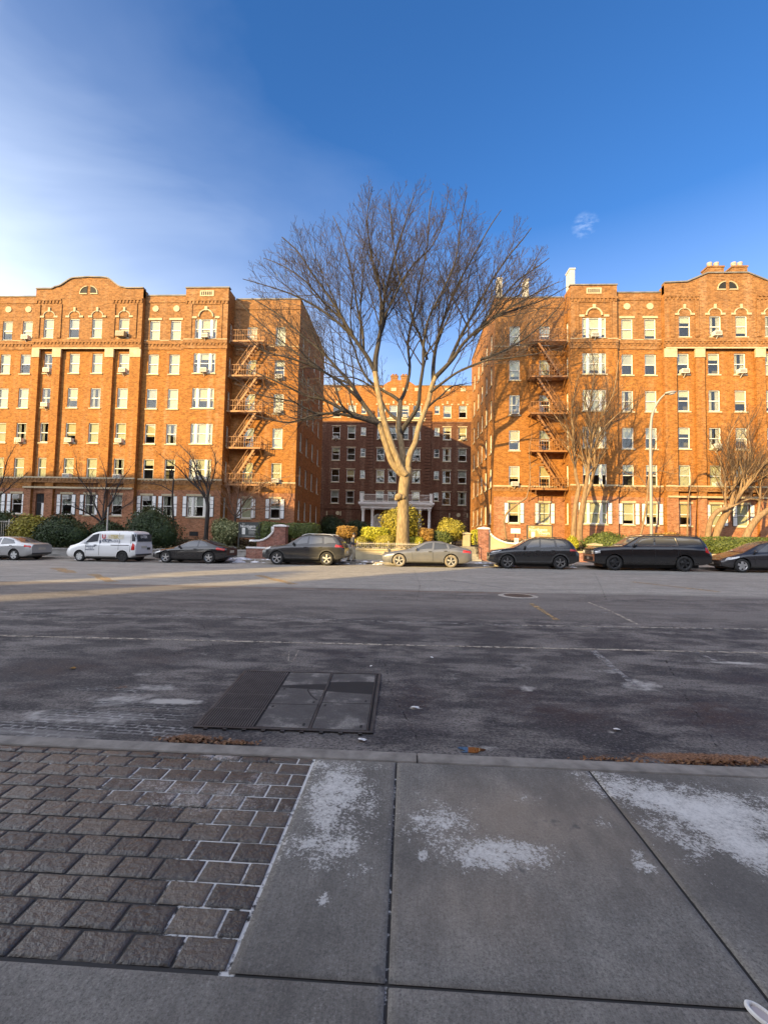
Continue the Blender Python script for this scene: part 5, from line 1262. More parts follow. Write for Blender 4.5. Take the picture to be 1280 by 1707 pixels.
def wheel(car, root, x, side, spokes, rim, tyre, style='spoke'):
    r = car.wr; y = side*(car.W/2-.02); Mx = Matrix.Translation((x, y, r)) @ Matrix.Rotation(pi/2 if side < 0 else -pi/2, 4, 'X')     # local z points outwards
    h = MB(); h.lathe([(0, -.06), (r*.62, -.06), (r*.62, -.2), (0, -.2)], 24, M=Mx); w = h.build('wheel', M['trim_black'], root, True)
    q = MB(); q.lathe([(r*.66, -.005), (r*.74, .004), (r*.9, -.004), (r*.985, -.03), (r, -.07), (r, -.17), (r*.97, -.21), (r*.7, -.22), (r*.66, -.2)], 32, M=Mx, closed=True); q.build('tyre', tyre, w, True)
    q = MB(); q.lathe([(r*.6, -.03), (r*.665, -.004), (r*.68, -.012), (r*.665, -.06), (r*.6, -.07)], 32, M=Mx, closed=True); q.lathe([(0, -.014), (r*.13, -.016), (r*.15, -.04), (0, -.045)], 14, M=Mx)
    for k in range(spokes):
        a = 2*pi*k/spokes+.3
        for da in ((-.11, .11) if style == 'twin' else (0,)):
            wid = r*(.1 if style == 'twin' else (.34 if style == 'cap' else .2))
            p0, p1 = Vector((cos(a+da*.3)*r*.1, sin(a+da*.3)*r*.1, -.02)), Vector((cos(a+da)*r*.63, sin(a+da)*r*.63, -.028)); q.bar(Mx @ p0, Mx @ p1, wid, .03, 0, Mx.to_3x3() @ Vector((0, 0, 1)))
    q.build('rim', rim, w)
    return w
def vehicle(name, label, cat, car, px_front_wheel, mat, wins, ws, rw, doors, rims, lights, glass='car_glass', tyre='tyre', clad=False, extra=None, group='cars parked along the far kerb', px_rear=None, split=None):
    root = empty(name)
    if px_rear is None:
        X = at(px_front_wheel, 940, 25).x
        for _ in range(4): X = at(px_front_wheel, 940, ycar(X)).x
        x0 = X-car.fo
    else:
        X = at(px_rear, 925, 26).x
        for _ in range(4): X = at(px_rear, 925, ycar(X)+.5).x
        x0 = X-car.L
    yn = ycar(x0+car.L/2); root.location = (x0, yn+car.W/2+.07*car.L/2, gz(x0, yn+1)); root.rotation_euler = (0, -.0105, -.07)
    car.body(root, mat)
    gl = M[glass]
    for poly in wins:
        for sd in (-1, 1):
            q = MB(); car.patch(poly, .006, sd, q); q.build('side_window', gl, root, True)
    q = MB(); car.top(ws[0], ws[1], .97, .006, q); q.build('windscreen', gl, root, True)
    if rw: q = MB(); car.top(rw[0], rw[1], .9, .006, q); q.build('rear_window', gl, root, True)
    for dp, hx, hz in doors:
        for sd in (-1, 1):
            q = MB(); car.line(dp, .014, .002, sd, q); d = q.build('door_seam', M['trim_black'], root)
            if hx: h = MB(); yy = car.y_at(hx, hz)+.02; h.box(hx-.09, hx+.09, sd*yy-.015, sd*yy+.015, hz-.018, hz+.018); h.build('handle', M['trim_black'] if mat.name != 'paint_silver' else M['chrome'], d)
    for xw in (car.fo, car.fo+car.wb):
        for sd in (-1, 1): wheel(car, root, xw, sd, rims[0], M[rims[1] if not (len(rims) > 3 and xw > car.fo) else rims[3]], M[tyre], rims[2])
    for nm, poly, mt in lights:
        for sd in (-1, 1): q = MB(); car.patch(poly, .009, sd, q, 0, 4, 5); q.build(nm, M[mt], root, True)
    mx = ws[0]+.42; zb = car.at(car.zb, mx)
    for sd in (-1, 1):
        q = MB(); Y = sd*(car.y_at(mx, zb+.05)+.02); Mt = Matrix.Translation((mx, Y+sd*.1, zb+.1)) @ Matrix.Diagonal((.07, .12, .08, 1)); q.lathe([(sin(pi*k/6), -cos(pi*k/6)) for k in range(7)], 10, M=Mt); q.bar((mx, Y-.02*sd, zb+.03), (mx, Y+sd*.08, zb+.07), .05); q.build('wing_mirror', mat if not clad else M['trim_black'], root, True)
    # sill, bumper lips, grille and plates
    q = MB(); z = car.at(car.zl, 2)
    for sd in (-1, 1):
        xa, xb = car.fo+car.wr+.1, car.fo+car.wb-car.wr-.1; car.patch([(xa, z+.03), (xb, z+.03), (xb, z+(.17 if clad else .08)), (xa, z+(.17 if clad else .08))], .008, sd, q, 0, 2, 10)
    q.build('sill_trim', M['cladding'], root)
    if clad:
        for xw in (car.fo, car.fo+car.wb):
            for sd in (-1, 1):
                q = MB(); pts = [(xw+(car.wr+.085)*cos(a), car.wr+.015+(car.wr+.085)*sin(a)) for a in [radians(-12+204*k/16) for k in range(17)]]; car.line(pts, .07, .006, sd, q); q.build('arch_trim', M['cladding'] if clad is True else M[clad], root)
    q = MB(); hwf = car.hw[0]; zf0, zf1 = car.zl[0], car.zt[0]; q.box(-.012, .02, -hwf*.75, hwf*.75, zf0+(zf1-zf0)*.12, zf0+(zf1-zf0)*.42); q.box(-.014, .02, -hwf*.5, hwf*.5, zf0+(zf1-zf0)*.55, zf0+(zf1-zf0)*.9); q.build('grille', M['trim_black'], root)
    hwr = car.hw[-1]; zr0, zr1 = car.zl[-1], car.zt[-1]
    q = MB(); q.box(car.L-.02, car.L+.014, -.26, .26, zr0+(zr1-zr0)*.45, zr0+(zr1-zr0)*.45+.14); q.box(-.025, -.0125, -.15, .15, zf0+(zf1-zf0)*.2, zf0+(zf1-zf0)*.2+.12); q.build('number_plate', M['plate'], root)
    q = MB(); q.box(car.L-.05, car.L+.006, -hwr*.95, hwr*.95, zr0, zr0+.1); q.box(-.006, .05, -hwf*.95, hwf*.95, zf0, zf0+.06); q.build('bumper_lip', M['cladding'], root)
    # seats and belly as a dark underside
    q = MB(); q.box(.5, car.L-.5, -car.W/2+.36, car.W/2-.36, .16, .3); q.build('underside', M['trim_black'], root)
    if extra: extra(root, car)
    return tag(root, label, cat, group)

def textobj(s, size, mat, parent, loc, rot, name='lettering', align='CENTER', bold=0.0):
    cu = bpy.data.curves.new(name, 'FONT'); cu.body = s; cu.size = size; cu.align_x = align; cu.align_y = 'CENTER'; cu.extrude = .002; cu.offset = bold
    o = bpy.data.objects.new(name, cu); COL.objects.link(o); dg = bpy.context.evaluated_depsgraph_get(); dg.update()
    me = bpy.data.meshes.new_from_object(o.evaluated_get(dg)); bpy.data.objects.remove(o); me.materials.clear(); me.materials.append(mat)
    n = bpy.data.objects.new(name, me); COL.objects.link(n); n.parent = parent; n.location = loc; n.rotation_euler = rot; return n

SILV = paint('paint_silver', (.45, .45, .44), .3, .4); WHT = paint('paint_white', (.74, .74, .72), .35); BLK = paint('paint_black', (.012, .012, .013), .15, 0, .02, (.16, .14, .12)); GRY = paint('paint_grey', (.035, .035, .036), .25, .2, .01, (.2, .18, .15))
DUST = paint('paint_dusty', (.085, .095, .12), .35, .15, .16, (.36, .31, .24)); BLK2 = paint('paint_black_dusty', (.014, .015, .016), .25, 0, .05, (.2, .17, .14)); GRY2 = paint('paint_dark_grey', (.045, .045, .05), .25, .4, .03, (.2, .18, .15))
V45 = lambda xs: xs
# silver saloon, cut by the left edge
c = Car(4.8, 1.82, [(0, .62), (.15, .72), (1.1, .93), (1.35, .98), (2.1, 1.4), (2.6, 1.47), (3.2, 1.43), (4.05, 1.1), (4.3, 1.08), (4.7, 1.05), (4.8, .96)], [(0, .58), (.3, .7), (1.3, .88), (2.5, .93), (4.0, .99), (4.8, .9)], 2.78, .95, .33, .7)
vehicle('silver_saloon', 'silver saloon cut off by the left edge, showing its boot and tail lamps', 'car', c, None, SILV, [[(1.75, .97), (2.65, .97), (2.68, 1.38), (2.35, 1.37)], [(2.74, .97), (3.75, 1.02), (3.45, 1.28), (2.77, 1.38)]], (1.38, 2.12), (3.3, 4.02), [([(2.7, .3), (2.7, .95)], 2.55, .86), ([(3.65, .55), (3.72, .98)], 3.5, .9)], (5, 'hubcap', 'cap'),
        [('headlight', [(.08, .58), (.6, .66), (.62, .74), (.15, .7)], 'lamp_clear'), ('tail_light', [(4.38, .82), (4.76, .78), (4.78, .9), (4.36, .96)], 'lamp_red')], px_rear=62)
# white van
c = Car(4.62, 1.73, [(0, .74), (.08, .88), (.7, 1.06), (.95, 1.16), (1.75, 1.72), (2.1, 1.83), (2.7, 1.88), (4.25, 1.86), (4.52, 1.8), (4.59, 1.55), (4.62, 1.1)], [(0, .62), (.3, .8), (1.0, 1.02), (2.0, 1.08), (4.73, 1.06)], 2.78, 1.02, .32, .86, .24, .7, .9)
def van_extra(r, c):
    blue, red = plain('sign_blue', (.04, .06, .12), .5), plain('sign_red', (.55, .05, .05), .5); gold = plain('sign_gold', (.62, .5, .22), .5); R = (pi/2, 0, 0)
    y = lambda x, z: -(c.y_at(x, z)+.016)
    q = MB()
    for d in (-1, 1): c.patch([(2.75, 1.36), (3.82, 1.36), (3.85, 1.62), (2.8, 1.62)], .008, d, q)
    q.build('side_panel', plain('van_wrap', (.66, .62, .5), .4), r)
    textobj('718-396-6661', .215, blue, r, (3.03, y(3, 1.1)-.012, 1.225), R, bold=.006); textobj('U', .34, red, r, (2.55, y(2.5, 1.5)-.012, 1.5), R, bold=.012); textobj('-TEK', .3, gold, r, (3.2, y(3.2, 1.5)-.01, 1.5), R, bold=.01); pass
    q = MB(); rr = random.Random(8)
    for z, xa, xb, h in ((.93, 1.42, 2.08, .07), (.82, 1.6, 1.9, .05), (.72, 1.44, 2.0, .05), (1.335, 2.5, 3.0, .05)):
        x = xa
        while x < xb: w_ = rr.uniform(.02, .05); q.box(x, x+w_, y(x, z)-.004, y(x, z), z-h/2, z+h/2*rr.uniform(.5, 1)); x += w_+.022
    q.build('small_print', blue, r)
    q = MB(); q.box(2.28, 2.36, y(2.3, 1.2)-.006, y(2.3, 1.2), 1.1, 1.28); q.build('telephone_symbol', blue, r)
    q = MB(); q.box(c.L-.03, c.L+.03, -.66, .66, 1.22, 1.66); q.build('rear_window', M['car_glass'], r)
    for sd in (-1, 1): q = MB(); c.patch([(4.34, 1.24), (4.56, 1.24), (4.54, 1.66), (4.34, 1.66)], .008, sd, q); q.build('rear_window', M['car_glass'], r)
    textobj('U-TEK', .22, M['white'], r, (c.L+.04, -.1, 1.5), (pi/2, 0, pi/2), bold=.008)
    q = MB(); c.line([(3.05, 1.0), (4.2, 1.0)], .04, .004, -1, q); q.build('door_rail', M['trim_black'], r)
    q = MB(); q.box(c.L-.02, c.L+.03, .28, .55, .72, .86); q.build('number_plate', M['trim_black'], r)
vehicle('white_van', 'white delivery van with a telephone number on its side', 'van', c, 133, WHT, [[(1.32, 1.12), (2.15, 1.2), (2.24, 1.7), (1.9, 1.66)]], (1.0, 1.72), None, [([(1.42, .5), (1.42, 1.1)], 2.05, 1.0), ([(2.3, .3), (2.32, 1.72)], None, 0), ([(3.55, .72), (3.55, 1.72)], None, 0), ([(4.28, .6), (4.29, 1.74)], None, 0)], (6, 'hubcap', 'cap', 'steel_black'),
        [('headlight', [(.05, .76), (.5, .9), (.52, 1.0), (.2, .95)], 'lamp_clear'), ('tail_light', [(4.36, .72), (4.57, .72), (4.58, 1.1), (4.4, 1.14)], 'lamp_red')], extra=van_extra)
# black coupe
c = Car(4.6, 1.8, [(0, .6), (.15, .7), (1.1, .9), (1.35, .94), (2.25, 1.34), (2.65, 1.4), (3.1, 1.36), (4.0, 1.06), (4.45, 1.0), (4.6, .9)], [(0, .55), (.3, .68), (1.3, .85), (2.5, .9), (3.4, .96), (4.0, .95), (4.6, .86)], 2.67, .92, .34, .68)
vehicle('black_coupe', 'black two door coupe with silver wheels and a red tail lamp', 'car', c, 277, BLK, [[(1.72, .93), (2.85, .96), (2.85, 1.32), (2.4, 1.3)], [(2.93, .97), (3.55, 1.02), (3.2, 1.24), (2.93, 1.31)]], (1.38, 2.25), (3.2, 3.98), [([(1.6, .35), (1.55, .88)], None, 0), ([(2.88, .3), (2.9, .95)], 2.75, .84)], (5, 'alloy', 'spoke'),
        [('headlight', [(.08, .56), (.55, .62), (.6, .74), (.15, .66)], 'lamp_clear'), ('tail_light', [(4.0, .8), (4.5, .74), (4.52, .9), (4.05, .94)], 'lamp_red')])
# grey SUV
def rails(r, c, m='alloy', xa=.48, xb=.86):
    for sd in (-1, 1):
        q = MB(); P = []
        for k in range(9): x = c.L*(xa+(xb-xa)*k/8); P.append((x, sd*(c.hw.max()*c.rf-.02), c.at(c.zt, x)+(.03 if 0 < k < 8 else -.01)))
        q.tube(P, .018, 6); q.build('roof_rail', M[m], r)
c = Car(4.82, 1.94, [(0, .86), (.1, 1.0), (.45, 1.08), (1.3, 1.17), (1.5, 1.2), (2.2, 1.66), (2.7, 1.75), (3.9, 1.72), (4.35, 1.64), (4.68, 1.2), (4.76, 1.05), (4.82, .85)], [(0, .8), (.3, .95), (1.4, 1.1), (4.0, 1.16), (4.7, 1.12), (4.82, .8)], 2.9, .93, .385, .74, .3)
vehicle('grey_suv', 'dark grey SUV with a red tail lamp parked behind the black coupe', 'SUV', c, 463, GRY, [[(1.95, 1.18), (2.68, 1.19), (2.72, 1.62), (2.4, 1.6)], [(2.78, 1.19), (3.55, 1.2), (3.5, 1.62), (2.8, 1.63)], [(3.66, 1.21), (4.35, 1.26), (4.1, 1.57), (3.62, 1.62)]], (1.5, 2.2), (4.36, 4.66), [([(1.75, .4), (1.72, 1.1)], None, 0), ([(2.73, .4), (2.74, 1.16)], 2.6, 1.02), ([(3.62, .8), (3.6, 1.18)], 3.45, 1.03)], (5, 'alloy', 'twin'),
        [('headlight', [(.04, .86), (.5, .92), (.52, 1.04), (.12, .98)], 'lamp_clear'), ('tail_light', [(4.3, 1.04), (4.72, 1.0), (4.72, 1.14), (4.32, 1.18)], 'lamp_red')], clad=True, extra=rails)
# dusty saloon
c = Car(4.92, 1.86, [(0, .66), (.15, .76), (1.15, .93), (1.45, .98), (2.35, 1.4), (2.75, 1.445), (3.3, 1.42), (4.35, 1.12), (4.75, 1.04), (4.88, .95), (4.92, .88)], [(0, .6), (.3, .72), (1.4, .88), (2.5, .93), (4.0, .99), (4.92, .84)], 2.84, .95, .35, .68)
vehicle('dusty_saloon', 'grey saloon caked in pale road dust in the patch of sun', 'car', c, 667, DUST, [[(1.85, .96), (2.75, .97), (2.8, 1.36), (2.5, 1.35)], [(2.85, .97), (3.62, 1.0), (3.5, 1.3), (2.88, 1.36)], [(3.7, 1.02), (4.15, 1.1), (3.85, 1.19), (3.64, 1.27)]], (1.48, 2.32), (3.5, 4.3), [([(1.7, .4), (1.66, .9)], None, 0), ([(2.8, .3), (2.82, .95)], 2.66, .86), ([(3.62, .5), (3.68, .98)], 3.5, .9)], (5, 'alloy_dusty', 'twin') if False else (5, 'alloy', 'twin'),
        [('headlight', [(.1, .54), (.65, .64), (.68, .72), (.2, .66)], 'lamp_clear'), ('tail_light', [(4.42, .82), (4.85, .78), (4.87, .9), (4.45, .96)], 'lamp_red')], 'car_glass_pale', 'tyre_dusty')
# black crossover
c = Car(4.66, 1.84, [(0, .8), (.12, .95), (.5, 1.03), (1.2, 1.12), (1.4, 1.16), (2.1, 1.6), (2.55, 1.69), (3.7, 1.66), (4.2, 1.58), (4.52, 1.15), (4.6, 1.0), (4.66, .8)], [(0, .75), (.3, .9), (1.3, 1.04), (4.0, 1.12), (4.5, 1.1), (4.66, .76)], 2.72, .93, .36, .73, .27)
vehicle('black_crossover', 'black crossover with dusty front wheel arches below the right fire escape', 'SUV', c, 848, BLK2, [[(1.85, 1.12), (2.58, 1.14), (2.62, 1.57), (2.3, 1.55)], [(2.68, 1.14), (3.42, 1.17), (3.35, 1.57), (2.7, 1.58)], [(3.52, 1.19), (4.05, 1.27), (3.8, 1.5), (3.46, 1.56)]], (1.42, 2.1), (4.22, 4.5), [([(1.65, .4), (1.62, 1.06)], None, 0), ([(2.63, .4), (2.64, 1.12)], 2.5, .98), ([(3.46, .75), (3.46, 1.15)], 3.3, 1.0)], (5, 'alloy_grey', 'twin'),
        [('headlight', [(.06, .84), (.6, .94), (.62, .99), (.14, .92)], 'lamp_clear'), ('tail_light', [(4.15, .98), (4.55, .94), (4.56, 1.06), (4.18, 1.1)], 'lamp_red')], clad=True, extra=lambda r, c: rails(r, c, 'trim_black'), tyre='tyre')
# big black SUV
def sub_extra(r, c):
    rails(r, c, 'trim_black', .42, .9)
    q = MB(); c.line([(1.9, 1.3), (4.15, 1.32), (4.02, 1.72), (2.45, 1.73), (1.9, 1.3)], .05, .014, -1, q); q.build('window_surround', M['chrome'], r)
    for sd in (-1, 1): q = MB(); q.box(-.02, .12, sd*.72-.14, sd*.72+.14, .84, 1.02); q.build('headlight', M['lamp_clear'], r)
    q = MB()
    for k in range(4): q.box(-.03, .02, -.55, .55, .72+.08*k, .75+.08*k)
    q.build('grille_bar', M['alloy_grey'], r)
c = Car(5.75, 2.05, [(0, 1.08), (.05, 1.17), (.3, 1.22), (1.4, 1.29), (1.62, 1.33), (2.3, 1.8), (2.75, 1.87), (5.0, 1.85), (5.35, 1.78), (5.62, 1.25), (5.7, 1.05), (5.75, .85)], [(0, .98), (.2, 1.14), (1.5, 1.24), (4.5, 1.26), (5.6, 1.2), (5.75, .82)], 3.42, 1.0, .4, .82, .3, .9, .9)
vehicle('long_black_suv', 'long shiny black SUV with chrome window trim and black wheels', 'SUV', c, 1027, BLK, [[(1.95, 1.29), (2.95, 1.3), (2.98, 1.72), (2.5, 1.71)], [(3.05, 1.3), (4.08, 1.31), (3.98, 1.72), (3.07, 1.73)], [(4.2, 1.31), (5.4, 1.32), (5.18, 1.72), (4.1, 1.73)]], (1.62, 2.28), (5.36, 5.58), [([(1.9, .45), (1.88, 1.2)], None, 0), ([(3.0, .45), (3.01, 1.27)], 2.86, 1.12), ([(4.1, .8), (4.14, 1.28)], 3.95, 1.13)], (5, 'steel_black', 'twin'),
        [('headlight', [(.03, .86), (.3, .9), (.3, 1.04), (.06, 1.02)], 'lamp_clear'), ('tail_light', [(5.42, .95), (5.62, .92), (5.62, 1.2), (5.45, 1.25)], 'lamp_red')], extra=sub_extra)
# dark grey electric hatchback, cut by the right edge
c = Car(4.75, 1.92, [(0, .58), (.2, .74), (.85, .95), (1.05, 1.0), (2.0, 1.48), (2.6, 1.62), (3.2, 1.57), (4.25, 1.25), (4.6, 1.12), (4.75, .95)], [(0, .54), (.3, .72), (1.1, .93), (2.5, 1.02), (4.0, 1.1), (4.75, .9)], 2.89, .9, .35, .66)
vehicle('grey_hatchback', 'dark grey hatchback with white wheel covers cut off by the right edge', 'car', c, 1240, GRY2, [[(1.65, 1.03), (2.7, 1.06), (2.72, 1.52), (2.3, 1.46)], [(2.78, 1.06), (3.8, 1.12), (3.4, 1.42), (2.8, 1.52)]], (1.1, 2.1), (3.3, 4.2), [([(1.5, .4), (1.48, .98)], None, 0), ([(2.74, .35), (2.75, 1.04)], 2.58, .94)], (5, 'alloy', 'cap'),
        [('headlight', [(.15, .6), (.75, .74), (.78, .82), (.3, .76)], 'lamp_clear'), ('tail_light', [(4.4, .98), (4.7, .94), (4.7, 1.02), (4.42, 1.06)], 'lamp_red')])

# ================================================================== PERSON on the far pavement
def skin(name, J, E, mat, root, sub=2):
    me = bpy.data.meshes.new(name); me.from_pydata([j[:3] for j in J], E, []); o = bpy.data.objects.new(name, me); COL.objects.link(o)
    md = o.modifiers.new('Skin', 'SKIN'); sv = me.skin_vertices[0] if me.skin_vertices else None
    if sv is None:
        bm = bmesh.new(); bm.from_mesh(me); bm.verts.layers.skin.verify(); bm.to_mesh(me); bm.free(); sv = me.skin_vertices[0]
    for i, j in enumerate(J): sv.data[i].radius = (j[3], j[4] if len(j) > 4 else j[3]); sv.data[i].use_root = (i == 0)
    s2 = o.modifiers.new('Subsurf', 'SUBSURF'); s2.levels = s2.render_levels = sub
    dg = bpy.context.evaluated_depsgraph_get(); dg.update(); m2 = bpy.data.meshes.new_from_object(o.evaluated_get(dg)); m2.name = name; o.modifiers.clear(); o.data = m2; m2.materials.clear(); m2.materials.append(mat)
    m2.polygons.foreach_set('use_smooth', [True]*len(m2.polygons)); o.parent = root; return o
def person():
    p = at(586, 936, 27.75); root = empty('person', (p.x, 27.75, gz(p.x, 27)+.13), radians(12))
    sk, jk, tr, sh, hr = plain('skin', (.42, .26, .18), .6), plain('jacket_cloth', (.06, .06, .07), .85, 0, .3, 8), plain('trouser_cloth', (.36, .31, .22), .9, 0, .15, 8), plain('shoe_leather', (.04, .035, .03), .6), plain('hair', (.02, .017, .015), .7)
    # facing +x; legs in a slow stride, head bent to the phone
    J = [(0, 0, .92, .13, .11), (.01, 0, 1.1, .125, .11), (.03, 0, 1.3, .15, .12), (.06, 0, 1.43, .09), (.09, 0, 1.5, .055), (.12, 0, 1.58, .085, .095), (.13, 0, 1.68, .085, .09),
         (.02, -.1, .86, .09), (.1, -.1, .5, .065), (.09, -.1, .09, .042), (.2, -.11, .035, .035, .03), (0, .1, .86, .09), (-.06, .1, .5, .065), (-.22, .1, .11, .042), (-.12, .11, .035, .035, .03),
         (.04, -.19, 1.38, .06), (.02, -.23, 1.12, .047), (.2, -.16, 1.05, .036), (.27, -.12, 1.08, .03), (.04, .19, 1.38, .06), (.0, .23, 1.12, .047), (.2, .14, 1.08, .036), (.27, .08, 1.12, .03)]
    Ed = [(0, 1), (1, 2), (2, 3), (3, 4), (4, 5), (5, 6), (0, 7), (7, 8), (8, 9), (9, 10), (0, 11), (11, 12), (12, 13), (13, 14), (2, 15), (15, 16), (16, 17), (17, 18), (2, 19), (19, 20), (20, 21), (21, 22)]
    for sy, b in ((-1, 18), (1, 22)):       # four fingers and a thumb on each hand, curled
        hx, hy, hz = J[b][:3]
        for k in range(4):
            i = len(J); y0 = hy+(k-1.5)*.018; l = (.05, .058, .054, .044)[k]; J += [(hx+.05, y0, hz+.005, .0095), (hx+.05+l*.6, y0, hz-.012, .009), (hx+.05+l*.8, y0-.004*sy, hz-.035, .008)]; Ed += [(b, i), (i, i+1), (i+1, i+2)]
        i = len(J); J += [(hx+.015, hy-.035*sy, hz+.02, .011), (hx+.05, hy-.045*sy, hz+.03, .0095)]; Ed += [(b, i), (i, i+1)]
    body = skin('body', J, Ed, sk, root)
    Jj = [(.005, 0, .84, .165, .15), (.01, 0, 1.0, .16, .145), (.015, 0, 1.15, .16, .14), (.03, 0, 1.32, .175, .145), (.055, 0, 1.44, .11), (.075, 0, 1.5, .075), (.04, -.2, 1.38, .082), (.015, -.25, 1.12, .068), (.17, -.18, 1.05, .055), (.04, .2, 1.38, .082), (-.005, .25, 1.12, .068), (.17, .16, 1.075, .055)]
    skin('jacket', Jj, [(0, 1), (1, 2), (2, 3), (3, 4), (4, 5), (3, 6), (6, 7), (7, 8), (3, 9), (9, 10), (10, 11)], jk, root)
    Jt = [(0, 0, .95, .15, .135), (.01, 0, .88, .15, .14), (.03, -.1, .78, .105), (.1, -.1, .5, .085), (.085, -.1, .1, .07), (0, .1, .78, .105), (-.06, .1, .5, .085), (-.215, .1, .13, .07)]
    skin('trousers', Jt, [(0, 1), (1, 2), (2, 3), (3, 4), (1, 5), (5, 6), (6, 7)], tr, root)
    for y, x, z in ((-.1, .12, .05), (.1, -.18, .06)):
        q = MB(); q.lathe([(sin(pi*k/8), -cos(pi*k/8)) for k in range(9)], 12, M=Matrix.Translation((x, y, z)) @ Matrix.Diagonal((.15, .055, .055, 1))); q.build('shoe', sh, root, True)
    q = MB(); q.lathe([(sin(pi*k/10), -cos(pi*k/10)) for k in range(3, 11)], 16, M=Matrix.Translation((.105, 0, 1.665)) @ Matrix.Diagonal((.105, .092, .105, 1))); q.build('hair', hr, root, True)
    q = MB(); q.lathe([(sin(pi*k/6), -cos(pi*k/6)) for k in range(7)], 8, M=Matrix.Translation((.222, 0, 1.61)) @ Matrix.Diagonal((.018, .014, .026, 1)))
    for s_ in (-1, 1): q.lathe([(sin(pi*k/6), -cos(pi*k/6)) for k in range(7)], 8, M=Matrix.Translation((.1, s_*.095, 1.62)) @ Matrix.Diagonal((.022, .014, .034, 1)))
    q.box(.205, .213, -.028, .028, 1.563, 1.572, 1)
    for s_ in (-1, 1): q.lathe([(sin(pi*k/6), -cos(pi*k/6)) for k in range(7)], 8, 1, M=Matrix.Translation((.2, s_*.036, 1.645)) @ Matrix.Diagonal((.008, .014, .009, 1)))
    q.build('face', [sk, hr], root, True)
    return tag(root, 'person in a dark jacket and pale trousers walking behind the grey SUV', 'person')
person()

# ================================================================== STREET FURNITURE
def street_lamp():
    Y = 28.3; b = at(1085, 880, Y); z0 = gz(b.x, 28)+.13; r = empty('street_lamp', (b.x, Y, z0)); off = Vector((b.x, Y, z0)); mt = plain('galvanised_pole', (.3, .285, .26), .5, .2, .15, 2)
    P = [(b.x, Y, z0), (b.x, Y, z0+1)]+[at(x, y, Y+d) for x, y, d in ((1084.2, 800, 0), (1083.6, 730, 0), (1084.6, 705, 0), (1087, 690, -.1), (1092, 677, -.25), (1099, 666, -.4), (1107, 658, -.6), (1113, 655, -.7))]
    q = MB(); q.tube(smoothline(P, 4), list(np.interp(np.linspace(0, 1, 4*(len(P)-1)+1), [0, .6, 1], [.1, .075, .04])), 10); o = q.build('pole', mt, r, True); o.location = -off
    q = MB(); q.lathe([(.19, 0), (.19, .5), (.13, .62), (.1, .9)], 10); q.build('base', mt, r)
    c = at(1117, 654.5, Y-.75); q = MB(); q.lathe([(sin(pi*k/8), -cos(pi*k/8)) for k in range(9)], 14, M=Matrix.Translation(c) @ Matrix.Rotation(-.16, 4, 'Y') @ Matrix.Diagonal((.36, .16, .1, 1))); h = q.build('lamp_head', mt, r, True); h.location = -off
    q = MB(); q.lathe([(sin(pi*k/8), -cos(pi*k/8)) for k in range(9)], 12, M=Matrix.Translation(c+Vector((.05, 0, -.07))) @ Matrix.Rotation(-.16, 4, 'Y') @ Matrix.Diagonal((.2, .12, .07, 1))); q.build('lens', M['lamp_clear'], h, True)
    tag(r, 'tall grey street lamp with a curved arm behind the long black SUV', 'street lamp')
street_lamp()
def estate_sign(x0, x1, y0, y1, Y, label, board):
    a, b = at(x0, y1, Y), at(x1, y0, Y); w, h = b.x-a.x, b.z-a.z; r = empty('estate_sign', ((a.x+b.x)/2, Y, a.z-.5)); lt, gr = plain('sign_lettering', (.7, .68, .62), .6), plain('sign_small_print', (.32, .31, .28), .6); R = (pi/2, 0, 0)
    q = MB(); q.box(-w/2, w/2, -.04, .04, .5, .5+h); bo = q.build('board', board, r)
    q = MB(); t_ = .06
    for s_ in (-1, 1): q.box(s_*(w/2+.03)-.04, s_*(w/2+.03)+.04, -.06, .06, -.4, .56+h)
    q.box(-w/2+.01, w/2-.01, -.055, .055, .5+h, .56+h); q.build('post', plain('sign_post', (.06, .06, .05), .6), r)
    textobj('The', h*.12, lt, bo, (-w*.3, -.045, .5+h*.93), R); textobj('Northgate', h*.25, lt, bo, (-w*.07, -.045, .5+h*.77), R, bold=.004); textobj('Towers', h*.22, lt, bo, (w*.17, -.045, .5+h*.58), R, bold=.004)
    q = MB(); q.box(-w*.36, -w*.2, -.05, -.041, .5+h*.22, .5+h*.66)
    q.build('notice_card', lt, bo)
    q = MB()
    for k, (xa, xb) in enumerate(((-.02, .3), (-.02, .34), (-.02, .34), (-.36, .1), (.12, .36))): z = .5+h*(.44-.09*k if k < 3 else .1); q.box(w*xa, w*xb, -.048, -.041, z-h*.022, z+h*.022)
    q.build('small_print', gr, bo); tag(r, label, 'sign', 'estate signs')
estate_sign(399, 433, 872, 896, 32.4, 'dark estate sign between the variegated bush and the rounded hedge', plain('sign_board', (.05, .055, .05), .6))
estate_sign(879, 919, 877, 905, 34.6, 'sun washed estate sign on the wall above the black crossover', plain('sign_board_tan', (.5, .27, .1), .6))
def notice(x0, x1, y0, y1, Y, label, lines=True):
    a, b = at(x0, y1, Y), at(x1, y0, Y); w, h = b.x-a.x, b.z-a.z; r = empty('notice_board', ((a.x+b.x)/2, Y, a.z)); q = MB(); q.box(-w/2, w/2, -.02, .02, 0, h); q.build('panel', M['white'], r)
    q = MB(); q.box(-.03, .03, -.018, .018, -1.0, 0)
    q.build('post', M['black_iron'], r)
    if lines:
        q = MB()
        for k in range(3): q.box(-w*.32+w*.22*k, -w*.22+w*.22*k, -.026, -.0205, h*.2, h*.8)
        q.build('small_print', M['ac_grille'], r)
    tag(r, label, 'notice')
notice(452, 461, 878, 892, 32.2, 'small upright white notice in front of the rounded green hedge')
notice(851, 867, 881, 889, 34.6, 'white blank notice on the yard below the right fire escape', False)
notice(857, 864, 897, 905, 33.0, 'tiny pale notice just above the bonnet of the black crossover')
